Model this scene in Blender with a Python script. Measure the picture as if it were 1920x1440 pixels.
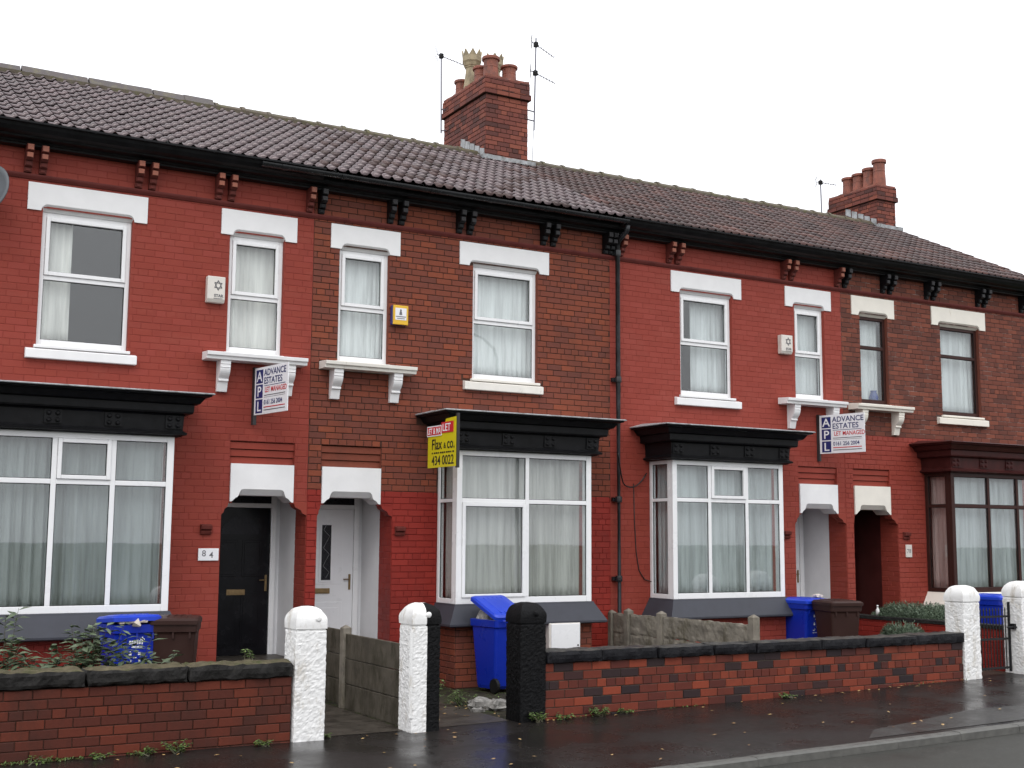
import bpy, bmesh, math, random
from mathutils import Vector, Matrix, noise

for o in list(bpy.data.objects):
    bpy.data.objects.remove(o)
scene = bpy.context.scene
COL = scene.collection
RND = random.Random(11)
rad = math.radians

# ---------------------------------------------------------------- camera
F_PX, YAW, PITCH, ROLL = 2328.2, rad(29.603), rad(7.078), rad(0.374)
CAM = Vector((-5.873, -15.884, 1.6))
fw = Vector((math.sin(YAW) * math.cos(PITCH), math.cos(YAW) * math.cos(PITCH), math.sin(PITCH)))
rt = Vector((math.cos(YAW), -math.sin(YAW), 0))
up = rt.cross(fw)
rt2 = rt * math.cos(ROLL) + up * math.sin(ROLL)
up2 = -rt * math.sin(ROLL) + up * math.cos(ROLL)
cd = bpy.data.cameras.new('camera')
cam = bpy.data.objects.new('camera', cd)
COL.objects.link(cam)
cam.matrix_world = Matrix((
    (rt2.x, up2.x, -fw.x, CAM.x), (rt2.y, up2.y, -fw.y, CAM.y),
    (rt2.z, up2.z, -fw.z, CAM.z), (0, 0, 0, 1)))
cd.sensor_width = 36
cd.lens = F_PX / 1920 * 36
cd.clip_start = 0.1
cd.clip_end = 2000
scene.camera = cam

# ---------------------------------------------------------------- sky, sun, exposure
SUN_EL, SUN_AZ = rad(48), rad(215)
world = bpy.data.worlds.new('World')
scene.world = world
world.use_nodes = True
wn, wl = world.node_tree.nodes, world.node_tree.links
wn.clear()
sky = wn.new('ShaderNodeTexSky')
sky.sky_type = 'NISHITA'
sky.sun_disc = False
sky.sun_elevation = SUN_EL
sky.sun_rotation = SUN_AZ
sky.dust_density = 4
hs = wn.new('ShaderNodeHueSaturation')
hs.inputs['Saturation'].default_value = 0.10
wl.new(sky.outputs[0], hs.inputs['Color'])
veil = wn.new('ShaderNodeMix')            # an even layer of cloud over the sky
veil.data_type = 'RGBA'
veil.inputs['Factor'].default_value = 0.85
wl.new(hs.outputs[0], veil.inputs['A'])
veil.inputs['B'].default_value = (14.6, 14.8, 15.4, 1)
tc = wn.new('ShaderNodeTexCoord')          # an overcast sky is brighter overhead than low down
sx = wn.new('ShaderNodeSeparateXYZ')
wl.new(tc.outputs['Generated'], sx.inputs[0])
gr = wn.new('ShaderNodeMapRange')
wl.new(sx.outputs['Z'], gr.inputs[0])
for i_, q_ in enumerate((0.0, 1.0, 0.80, 1.60)):
    gr.inputs[1 + i_].default_value = q_
sc_ = wn.new('ShaderNodeVectorMath')
sc_.operation = 'SCALE'
wl.new(veil.outputs['Result'], sc_.inputs[0])
wl.new(gr.outputs[0], sc_.inputs['Scale'])
bg = wn.new('ShaderNodeBackground')
bg.inputs['Strength'].default_value = 0.110
wl.new(sc_.outputs[0], bg.inputs['Color'])
wo = wn.new('ShaderNodeOutputWorld')
wl.new(bg.outputs[0], wo.inputs['Surface'])

sd = bpy.data.lights.new('sun', 'SUN')
sd.energy = 0.6
sd.angle = rad(25)
sd.color = (1.0, 0.97, 0.93)
sun = bpy.data.objects.new('sun', sd)
COL.objects.link(sun)
sdir = Vector((math.sin(SUN_AZ) * math.cos(SUN_EL), math.cos(SUN_AZ) * math.cos(SUN_EL), math.sin(SUN_EL)))
sun.rotation_euler = sdir.to_track_quat('Z', 'Y').to_euler()
sun.location = (0, -10, 20)

scene.view_settings.view_transform = 'Standard'
scene.view_settings.look = 'None'
scene.view_settings.exposure = 0.0
scene.view_settings.gamma = 1.0
scene.view_settings.use_curve_mapping = False

# ---------------------------------------------------------------- materials
def newmat(name):
    m = bpy.data.materials.new(name)
    m.use_nodes = True
    nt = m.node_tree
    return m, nt, nt.nodes, nt.links, nt.nodes['Principled BSDF']

def ramp(n, stops):
    r = n.new('ShaderNodeValToRGB')
    e = r.color_ramp.elements
    while len(e) < len(stops):
        e.new(0.5)
    for i, (p, c) in enumerate(stops):
        e[i].position = p
        e[i].color = (*c, 1) if len(c) == 3 else c
    return r

def mixc(n, l, fac, a, b, mode='MIX'):
    m = n.new('ShaderNodeMix')
    m.data_type = 'RGBA'
    m.blend_type = mode
    for key, val in (('Factor', fac), ('A', a), ('B', b)):
        if hasattr(val, 'links'):
            l.new(val, m.inputs[key])
        elif key == 'Factor':
            m.inputs[key].default_value = val
        else:
            m.inputs[key].default_value = (*val, 1)
    return m.outputs['Result']

def nz(n, l, pos, scale, detail=4, rough=0.6):
    t = n.new('ShaderNodeTexNoise')
    t.inputs['Scale'].default_value = scale
    t.inputs['Detail'].default_value = detail
    t.inputs['Roughness'].default_value = rough
    l.new(pos, t.inputs['Vector'])
    return t.outputs['Fac']

def scalev(n, l, pos, v):
    k = n.new('ShaderNodeVectorMath')
    k.operation = 'MULTIPLY'
    l.new(pos, k.inputs[0])
    k.inputs[1].default_value = v
    return k.outputs[0]

def bumped(n, l, bsdf, height, strength, dist=0.01):
    b = n.new('ShaderNodeBump')
    b.inputs['Strength'].default_value = strength
    b.inputs['Distance'].default_value = dist
    l.new(height, b.inputs['Height'])
    l.new(b.outputs[0], bsdf.inputs['Normal'])

def mrange(n, l, v, a, b, c, d):
    m = n.new('ShaderNodeMapRange')
    l.new(v, m.inputs[0])
    for i, q in enumerate((a, b, c, d)):
        m.inputs[1 + i].default_value = q
    return m.outputs[0]

def rndval(n, l):
    at = n.new('ShaderNodeAttribute')
    at.attribute_name = 'rnd'
    oi = n.new('ShaderNodeObjectInfo')
    sp = n.new('ShaderNodeSeparateColor')
    l.new(oi.outputs['Color'], sp.inputs[0])
    ad = n.new('ShaderNodeMath')
    ad.operation = 'ADD'
    l.new(at.outputs['Fac'], ad.inputs[0])
    l.new(sp.outputs[0], ad.inputs[1])
    return ad.outputs[0]

def geo(n):
    return n.new('ShaderNodeNewGeometry').outputs['Position']

def simple(name, col, rough=0.5, var=0.15, scale=6.0, bump=0.0, bscale=60, metal=0.0, dirt=None, dirt_at=(0.55, 0.75), spec=0.5):
    """plain coloured surface with cloudy variation, optional dirt blotches and fine relief"""
    m, nt, n, l, b = newmat(name)
    p = geo(n)
    f = nz(n, l, p, scale, 5)
    c1 = tuple(x * (1 - var) for x in col)
    c2 = tuple(min(1, x * (1 + var)) for x in col)
    out = ramp(n, [(0.3, c1), (0.7, c2)])
    l.new(f, out.inputs[0])
    res = out.outputs[0]
    if dirt:
        d = nz(n, l, scalev(n, l, p, (1, 1, 0.45)), scale * 0.7 + 1.7, 7, 0.7)
        dm = mrange(n, l, d, dirt_at[0], dirt_at[1], 0, 1)
        res = mixc(n, l, dm, res, dirt)
    l.new(res, b.inputs['Base Color'])
    l.new(mrange(n, l, f, 0.3, 0.7, max(0.02, rough - 0.08), min(1, rough + 0.08)), b.inputs['Roughness'])
    b.inputs['Metallic'].default_value = metal
    b.inputs['Specular IOR Level'].default_value = spec
    if bump:
        bumped(n, l, b, nz(n, l, p, bscale, 5, 0.65), bump, 0.012)
    return m

def brickmat(name, stops, soot=(0.02, 0.014, 0.012), soot_rng=(0.55, 0.8), rough=0.75, bump=0.25, mottle=0.25, soot_amt=0.75, wash=None, spec=0.18):
    m, nt, n, l, b = newmat(name)
    p = geo(n)
    r = ramp(n, stops)
    l.new(rndval(n, l), r.inputs[0])
    f = nz(n, l, p, 28, 6, 0.7)
    res = mixc(n, l, mottle, r.outputs[0], mixc(n, l, f, (0.05, 0.05, 0.05), (1, 1, 1)), 'OVERLAY')
    s = nz(n, l, scalev(n, l, p, (1, 1, 0.6)), 1.35, 8, 0.66)
    sm = mrange(n, l, s, soot_rng[0], soot_rng[1], 0, soot_amt)
    res = mixc(n, l, sm, res, soot)
    if wash:
        w = nz(n, l, scalev(n, l, p, (0.6, 0.6, 1.4)), 2.3, 7, 0.7)
        res = mixc(n, l, mrange(n, l, w, 0.5, 0.75, 0, 0.5), res, wash)
    l.new(res, b.inputs['Base Color'])
    b.inputs['Roughness'].default_value = rough
    b.inputs['Specular IOR Level'].default_value = spec
    bumped(n, l, b, nz(n, l, p, 90, 5, 0.7), bump, 0.008)
    return m

M = {}
M['paint_red'] = brickmat('painted_masonry_red', [(0, (0.238, 0.0415, 0.029)), (0.5, (0.250, 0.044, 0.029)), (1, (0.266, 0.048, 0.035))],
                          soot=(0.14, 0.032, 0.024), soot_rng=(0.56, 0.85), rough=0.6, bump=0.12, mottle=0.05, soot_amt=0.5, wash=(0.28, 0.07, 0.05))
M['paint_red_b'] = brickmat('painted_masonry_red_lighter', [(0, (0.245, 0.044, 0.031)), (0.5, (0.256, 0.045, 0.031)), (1, (0.274, 0.051, 0.037))],
                            soot=(0.15, 0.034, 0.026), soot_rng=(0.58, 0.85), rough=0.6, bump=0.12, mottle=0.05, soot_amt=0.45, wash=(0.29, 0.072, 0.052))
M['paint_crimson'] = brickmat('painted_masonry_crimson', [(0, (0.21, 0.021, 0.015)), (0.5, (0.235, 0.024, 0.017)), (1, (0.255, 0.027, 0.019))],
                              soot=(0.08, 0.016, 0.013), soot_rng=(0.5, 0.8), rough=0.5, bump=0.15, mottle=0.08, soot_amt=0.6)
M['paint_string'] = simple('painted_string_course', (0.115, 0.027, 0.023), 0.6, 0.2, 5, spec=0.15)
M['brick'] = brickmat('brick_weathered', [(0, (0.135, 0.045, 0.033)), (0.12, (0.160, 0.049, 0.034)), (0.5, (0.185, 0.052, 0.032)), (0.85, (0.205, 0.055, 0.031)), (1, (0.235, 0.063, 0.033))],
                      soot=(0.06, 0.03, 0.024), soot_rng=(0.5, 0.8), soot_amt=0.55, mottle=0.2)
M['brick_b'] = brickmat('brick_weathered_brown', [(0, (0.10, 0.038, 0.029)), (0.3, (0.135, 0.045, 0.031)), (0.7, (0.17, 0.053, 0.035)), (1, (0.205, 0.064, 0.04))],
                        soot=(0.07, 0.032, 0.026), soot_rng=(0.52, 0.82), soot_amt=0.5, mottle=0.2)
M['brick_chim'] = brickmat('brick_chimney', [(0, (0.075, 0.034, 0.03)), (0.2, (0.125, 0.045, 0.037)), (0.6, (0.175, 0.055, 0.042)), (1, (0.24, 0.076, 0.05))],
                           soot=(0.06, 0.032, 0.03), soot_rng=(0.52, 0.75), soot_amt=0.5)
M['brick_wall_l'] = brickmat('brick_garden_wall_wet', [(0, (0.062, 0.019, 0.013)), (0.3, (0.078, 0.020, 0.013)), (0.7, (0.098, 0.023, 0.0135)), (1, (0.125, 0.028, 0.015))],
                             soot=(0.022, 0.016, 0.013), soot_rng=(0.48, 0.75), soot_amt=0.75, rough=0.6)
M['brick_wall_r'] = brickmat('brick_garden_wall_mixed', [(0, (0.022, 0.016, 0.018)), (0.13, (0.035, 0.02, 0.02)), (0.2, (0.08, 0.022, 0.017)), (0.55, (0.125, 0.029, 0.018)), (0.8, (0.16, 0.034, 0.019)), (1, (0.225, 0.046, 0.023))],
                             soot=(0.025, 0.018, 0.015), soot_rng=(0.52, 0.78), soot_amt=0.7, rough=0.55)
M['mortar_dark'] = simple('mortar_dark', (0.06, 0.03, 0.022), 0.9, 0.35, 9, 0.2, 120, spec=0.15)
M['mortar_mid'] = simple('mortar_patchy', (0.07, 0.042, 0.036), 0.9, 0.3, 3, 0.2, 120, dirt=(0.33, 0.25, 0.22), dirt_at=(0.52, 0.62))
M['mortar_red'] = simple('mortar_painted_red', (0.225, 0.039, 0.028), 0.6, 0.15, 6, spec=0.15)
M['mortar_crim'] = simple('mortar_painted_crimson', (0.18, 0.018, 0.014), 0.6, 0.2, 6, spec=0.15)
M['mortar_wall'] = simple('mortar_garden_wall', (0.085, 0.07, 0.055), 0.9, 0.4, 7, 0.3, 120, spec=0.15)
M['white'] = simple('white_masonry_paint', (0.78, 0.775, 0.775), 0.45, 0.04, 4, 0.05, 60, dirt=(0.52, 0.48, 0.43), dirt_at=(0.66, 0.9))
M['white_dirty'] = simple('white_paint_weathered', (0.75, 0.72, 0.66), 0.5, 0.06, 5, 0.1, 60, dirt=(0.27, 0.22, 0.16), dirt_at=(0.6, 0.8))
M['cream'] = simple('cream_masonry_paint', (0.78, 0.74, 0.66), 0.5, 0.05, 4, 0.08, 60, dirt=(0.35, 0.27, 0.15), dirt_at=(0.62, 0.82))
M['upvc'] = simple('white_window_plastic', (0.80, 0.80, 0.805), 0.3, 0.02, 3)
M['upvc_brown'] = simple('dark_brown_window_plastic', (0.042, 0.017, 0.014), 0.35, 0.15, 4, spec=0.15)
M['black'] = simple('black_gloss_paint', (0.008, 0.008, 0.009), 0.4, 0.35, 7, 0.12, 40, dirt=(0.03, 0.03, 0.028), dirt_at=(0.62, 0.85), spec=0.15)
M['maroon'] = simple('maroon_gloss_paint', (0.052, 0.013, 0.012), 0.4, 0.3, 6, 0.1, 40, spec=0.15)
M['slate_paint'] = simple('slate_grey_paint', (0.045, 0.047, 0.058), 0.5, 0.12, 5, 0.06, 50, spec=0.25)
M['lead'] = simple('lead_sheet', (0.30, 0.31, 0.32), 0.5, 0.3, 9, 0.15, 25, dirt=(0.09, 0.085, 0.075), dirt_at=(0.5, 0.7))
M['terracotta'] = simple('terracotta', (0.235, 0.075, 0.048), 0.7, 0.3, 7, 0.2, 60, dirt=(0.06, 0.035, 0.03), dirt_at=(0.5, 0.75))
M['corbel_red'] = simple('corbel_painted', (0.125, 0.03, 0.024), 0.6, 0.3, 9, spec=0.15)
M['corbel_terracotta'] = simple('corbel_terracotta_face', (0.30, 0.095, 0.055), 0.6, 0.25, 12)  # block faces in their own orange-brown terracotta colour
M['corbel_grey'] = simple('corbel_black_face', (0.038, 0.036, 0.038), 0.4, 0.3, 12, spec=0.15)
M['buff'] = simple('buff_fireclay', (0.33, 0.27, 0.17), 0.7, 0.25, 6, 0.2, 60, dirt=(0.10, 0.075, 0.05), dirt_at=(0.5, 0.75))
M['alu'] = simple('aerial_metal', (0.16, 0.16, 0.19), 0.45, 0.2, 8, metal=0.3)
M['dish'] = simple('satellite_dish_grey', (0.075, 0.085, 0.095), 0.45, 0.15, 5)
M['gutter'] = simple('black_gutter_plastic', (0.013, 0.014, 0.016), 0.28, 0.2, 6, spec=0.5)
M['pipe_grey'] = simple('painted_downpipe', (0.026, 0.027, 0.031), 0.35, 0.3, 3, dirt=(0.010, 0.010, 0.011), dirt_at=(0.45, 0.55), spec=0.3)
M['door_black'] = simple('black_door_paint', (0.008, 0.008, 0.01), 0.25, 0.2, 4, spec=0.15)
M['door_white'] = simple('white_door_plastic', (0.78, 0.785, 0.80), 0.32, 0.02, 3)
M['door_brown'] = simple('dark_red_door', (0.05, 0.012, 0.011), 0.4, 0.2, 4, spec=0.15)
M['brass'] = simple('tarnished_brass', (0.22, 0.15, 0.07), 0.4, 0.2, 20, metal=0.6)
M['porch_white'] = simple('whitewashed_porch', (0.72, 0.72, 0.73), 0.55, 0.05, 3, 0.08, 50)
M['porch_brown'] = simple('maroon_porch_paint', (0.06, 0.014, 0.013), 0.5, 0.2, 4, spec=0.15)
M['room'] = simple('room_interior', (0.20, 0.19, 0.185), 0.9, 0.1, 1, spec=0.15)
M['concrete'] = simple('mossy_concrete', (0.19, 0.17, 0.14), 0.85, 0.3, 5, 0.3, 45, dirt=(0.07, 0.06, 0.035), dirt_at=(0.48, 0.7), spec=0.15)
M['concrete_dark'] = simple('wet_mossy_concrete', (0.085, 0.074, 0.058), 0.75, 0.3, 4, 0.3, 45, dirt=(0.035, 0.031, 0.02), dirt_at=(0.46, 0.66), spec=0.15)
M['stone_dark'] = simple('sooty_rock_faced_stone', (0.020, 0.019, 0.018), 0.7, 0.5, 14, 0.6, 45, dirt=(0.05, 0.045, 0.026), dirt_at=(0.62, 0.8), spec=0.15)
M['cop_top_l'] = simple('mossy_coping_top', (0.085, 0.072, 0.045), 0.8, 0.4, 9, 0.4, 40, dirt=(0.05, 0.055, 0.022), dirt_at=(0.5, 0.65), spec=0.15)
M['cop_top_r'] = simple('worn_coping_top', (0.05, 0.046, 0.04), 0.5, 0.4, 6, 0.4, 40, dirt=(0.02, 0.02, 0.022), dirt_at=(0.48, 0.6), spec=0.25)
M['stone_black'] = simple('black_painted_stone', (0.010, 0.010, 0.012), 0.4, 0.4, 14, 0.8, 55, spec=0.12)
M['post_white'] = simple('white_painted_stone', (0.76, 0.755, 0.74), 0.5, 0.06, 8, 0.32, 42, dirt=(0.36, 0.31, 0.23), dirt_at=(0.53, 0.78))
M['post_black'] = simple('black_painted_hewn_stone', (0.006, 0.006, 0.0065), 0.5, 0.4, 16, 0.9, 45, spec=0.1)
M['bin_blue'] = simple('blue_bin_plastic', (0.004, 0.022, 0.32), 0.32, 0.06, 3)
M['bin_blue_lid'] = simple('blue_bin_lid_plastic', (0.01, 0.045, 0.48), 0.35, 0.06, 3)
M['bin_brown'] = simple('brown_bin_plastic', (0.035, 0.016, 0.013), 0.45, 0.12, 3, spec=0.25)
M['rubber'] = simple('black_rubber', (0.012, 0.012, 0.012), 0.6, 0.2, 9, spec=0.15)
M['paper'] = simple('waste_paper', (0.62, 0.55, 0.48), 0.8, 0.2, 14)
M['rubbish'] = simple('grey_refuse', (0.35, 0.33, 0.30), 0.6, 0.5, 18)
M['print_white'] = simple('white_print', (0.78, 0.78, 0.8), 0.5, 0.02, 5)
M['print_navy'] = simple('navy_print', (0.012, 0.018, 0.12), 0.5, 0.05, 5)
M['print_red'] = simple('red_print', (0.55, 0.02, 0.03), 0.5, 0.05, 5)
M['print_grey'] = simple('grey_print', (0.12, 0.12, 0.13), 0.5, 0.05, 5)
M['print_black'] = simple('black_print', (0.012, 0.010, 0.008), 0.5, 0.05, 5)
M['board_white'] = simple('white_sign_board', (0.78, 0.78, 0.80), 0.4, 0.03, 4)
M['board_yellow'] = simple('yellow_sign_board', (0.60, 0.50, 0.008), 0.4, 0.05, 4)
M['alarm_white'] = simple('alarm_box_plastic', (0.66, 0.62, 0.57), 0.45, 0.05, 7, dirt=(0.4, 0.34, 0.26), dirt_at=(0.6, 0.85))
M['alarm_yellow'] = simple('yellow_alarm_plastic', (0.72, 0.42, 0.02), 0.4, 0.05, 6)
M['alarm_blue'] = simple('navy_alarm_plastic', (0.03, 0.03, 0.16), 0.4, 0.05, 6)
M['timber'] = simple('dark_timber', (0.02, 0.017, 0.018), 0.6, 0.3, 12)
M['iron'] = simple('black_ironwork', (0.010, 0.010, 0.011), 0.4, 0.3, 12, 0.2, 60, spec=0.3)
M['cable'] = simple('black_cable', (0.012, 0.011, 0.011), 0.5, 0.1, 9)
M['stem'] = simple('plant_stem', (0.06, 0.055, 0.03), 0.7, 0.3, 20)
M['rubble'] = simple('pale_rubble', (0.22, 0.21, 0.195), 0.85, 0.45, 15, 0.6, 40)
M['kerb'] = simple('wet_kerb_stone', (0.075, 0.073, 0.065), 0.55, 0.3, 12, 0.35, 60)
M['soil'] = simple('garden_soil', (0.030, 0.026, 0.018), 0.8, 0.6, 9, 0.9, 30, dirt=(0.035, 0.05, 0.014), dirt_at=(0.52, 0.65), spec=0.15)
M['path'] = simple('wet_path_concrete', (0.05, 0.043, 0.035), 0.4, 0.5, 5, 0.35, 40, spec=0.15)
M['grass_far'] = simple('rough_grass_ground', (0.05, 0.06, 0.028), 0.9, 0.3, 2, 0.4, 12)
M['galv'] = simple('street_lamp_grey', (0.22, 0.23, 0.24), 0.45, 0.1, 4)
M['card'] = simple('grey_card', (0.42, 0.43, 0.42), 0.7, 0.05, 3)
M['vase'] = simple('blue_glazed_pot', (0.02, 0.05, 0.22), 0.25, 0.1, 5)

def leafmat(name, c1, c2, rough=0.5):
    m, nt, n, l, b = newmat(name)
    r = ramp(n, [(0, c1), (1, c2)])
    l.new(rndval(n, l), r.inputs[0])
    l.new(r.outputs[0], b.inputs['Base Color'])
    b.inputs['Roughness'].default_value = rough
    return m
M['leaf_grey'] = leafmat('grey_green_leaves', (0.035, 0.055, 0.024), (0.13, 0.17, 0.095))
M['leaf_green'] = leafmat('weed_leaves', (0.035, 0.065, 0.014), (0.12, 0.19, 0.04))
M['leaf_juniper'] = leafmat('juniper_needles', (0.035, 0.058, 0.032), (0.15, 0.20, 0.13))
M['leaf_fallen'] = leafmat('fallen_leaves_brown', (0.09, 0.035, 0.012), (0.45, 0.30, 0.12))

def mk_curtain(name, col):
    m, nt, n, l, b = newmat(name)
    p = geo(n)
    f = nz(n, l, scalev(n, l, p, (1, 1, 0.06)), 9, 5)
    r = ramp(n, [(0.32, tuple(x * 0.62 for x in col)), (0.5, tuple(x * 0.9 for x in col)), (0.7, tuple(min(1, x * 1.12) for x in col))])
    l.new(f, r.inputs[0])
    b.inputs['Roughness'].default_value = 0.9
    b.inputs['Specular IOR Level'].default_value = 0.1
    l.new(r.outputs[0], b.inputs['Base Color'])
    return m
M['net'] = mk_curtain('net_curtain', (0.86, 0.87, 0.86))
M['net_cream'] = mk_curtain('cream_curtain', (0.86, 0.83, 0.78))
M['net_grey'] = mk_curtain('grey_net_curtain', (0.54, 0.53, 0.50))
M['net_dim'] = mk_curtain('dull_net_curtain', (0.33, 0.355, 0.35))
M['net_mid'] = mk_curtain('off_white_net_curtain', (0.50, 0.53, 0.53))
M['net_up'] = mk_curtain('upper_net_curtain', (0.70, 0.72, 0.72))
M['net_pink'] = mk_curtain('dusty_pink_curtain', (0.55, 0.40, 0.37))

def mk_glass():
    m = bpy.data.materials.new('window_glass')
    m.use_nodes = True
    nt = m.node_tree
    n, l = nt.nodes, nt.links
    n.clear()
    lw = n.new('ShaderNodeLayerWeight')          # the same reflectance from either side of the pane
    lw.inputs['Blend'].default_value = 0.5
    pw = n.new('ShaderNodeMath')
    pw.operation = 'POWER'
    l.new(lw.outputs['Facing'], pw.inputs[0])
    pw.inputs[1].default_value = 5.0
    fr = n.new('ShaderNodeMapRange')
    l.new(pw.outputs[0], fr.inputs[0])
    fr.inputs[3].default_value = 0.085
    fr.inputs[4].default_value = 1.0
    t = n.new('ShaderNodeBsdfTransparent')
    t.inputs[0].default_value = (0.95, 0.97, 0.97, 1)
    g = n.new('ShaderNodeBsdfGlossy')
    g.inputs['Roughness'].default_value = 0.015
    p = geo(n)
    bm = n.new('ShaderNodeBump')
    bm.inputs['Strength'].default_value = 0.012
    bm.inputs['Distance'].default_value = 0.02
    l.new(nz(n, l, p, 1.6, 2), bm.inputs['Height'])
    l.new(bm.outputs[0], g.inputs['Normal'])
    mx = n.new('ShaderNodeMixShader')
    l.new(fr.outputs[0], mx.inputs[0])
    l.new(t.outputs[0], mx.inputs[1])
    l.new(g.outputs[0], mx.inputs[2])
    o = n.new('ShaderNodeOutputMaterial')
    l.new(mx.outputs[0], o.inputs[0])
    return m
M['glass'] = mk_glass()
M['glass_dark'] = simple('obscured_dark_glass', (0.010, 0.010, 0.014), 0.3, 0.2, 30, 0.2, 60, spec=0.2)

def mk_tile(name, tint, spec=1.0):
    m, nt, n, l, b = newmat(name)
    p = geo(n)
    r = ramp(n, [(0, tuple(0.6 * q for q in tint)), (0.5, tint), (1, tuple(1.45 * q for q in tint))])
    l.new(rndval(n, l), r.inputs[0])
    f = nz(n, l, p, 7, 6, 0.7)
    res = mixc(n, l, mrange(n, l, f, 0.52, 0.72, 0, 0.5), r.outputs[0], (0.065, 0.06, 0.042))
    l.new(res, b.inputs['Base Color'])
    l.new(mrange(n, l, nz(n, l, p, 2.2, 4), 0.35, 0.65, 0.07, 0.2), b.inputs['Roughness'])
    b.inputs['Specular IOR Level'].default_value = spec
    b.inputs['Specular Tint'].default_value = (1.0, 0.90, 0.91, 1)
    bumped(n, l, b, nz(n, l, p, 60, 3, 0.6), 0.05, 0.006)
    return m
M['tile'] = mk_tile('wet_concrete_roof_tile', (0.056, 0.035, 0.037), 0.7)
M['tile_brown'] = mk_tile('wet_brown_roof_tile', (0.052, 0.029, 0.026), 0.32)
M['tile_red'] = mk_tile('wet_red_roof_tile', (0.078, 0.036, 0.029), 0.32)
M['ridge'] = simple('ridge_tile_grey', (0.055, 0.042, 0.040), 0.6, 0.3, 8, 0.2, 60, dirt=(0.10, 0.085, 0.04), dirt_at=(0.5, 0.7))
M['ridge_moss'] = simple('ridge_tile_mossy', (0.085, 0.066, 0.045), 0.7, 0.35, 10, 0.3, 50, dirt=(0.09, 0.085, 0.03), dirt_at=(0.48, 0.66))

def mk_asphalt(name, base, r0, r1, wet_scale, bump=0.07, spec=0.2):
    m, nt, n, l, b = newmat(name)
    p = geo(n)
    f = nz(n, l, p, 140, 3, 0.7)
    big = nz(n, l, p, wet_scale, 6, 0.62)
    c = mixc(n, l, f, tuple(x * 0.55 for x in base), tuple(x * 1.5 for x in base))
    c = mixc(n, l, mrange(n, l, big, 0.42, 0.66, 0, 0.6), c, tuple(x * 0.5 for x in base))
    grit = nz(n, l, p, 38, 2, 0.8)
    c = mixc(n, l, mrange(n, l, grit, 0.60, 0.74, 0, 0.8), c, tuple(x * 3.2 for x in base))
    l.new(c, b.inputs['Base Color'])
    l.new(mrange(n, l, big, 0.38, 0.62, r1, r0), b.inputs['Roughness'])
    b.inputs['Specular IOR Level'].default_value = spec
    bumped(n, l, b, f, bump, 0.006)
    return m
M['pavement'] = mk_asphalt('wet_asphalt_pavement', (0.016, 0.014, 0.013), 0.18, 0.42, 0.9, 0.12, 0.17)
M['pavement_patch'] = mk_asphalt('drier_asphalt_patch', (0.040, 0.039, 0.037), 0.30, 0.5, 1.5)
M['road'] = mk_asphalt('wet_asphalt_road', (0.040, 0.0395, 0.035), 0.35, 0.55, 0.6, 0.25, 0.10)

# ---------------------------------------------------------------- mesh helpers
WO = {}          # world position of each parent built in world coordinates

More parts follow.
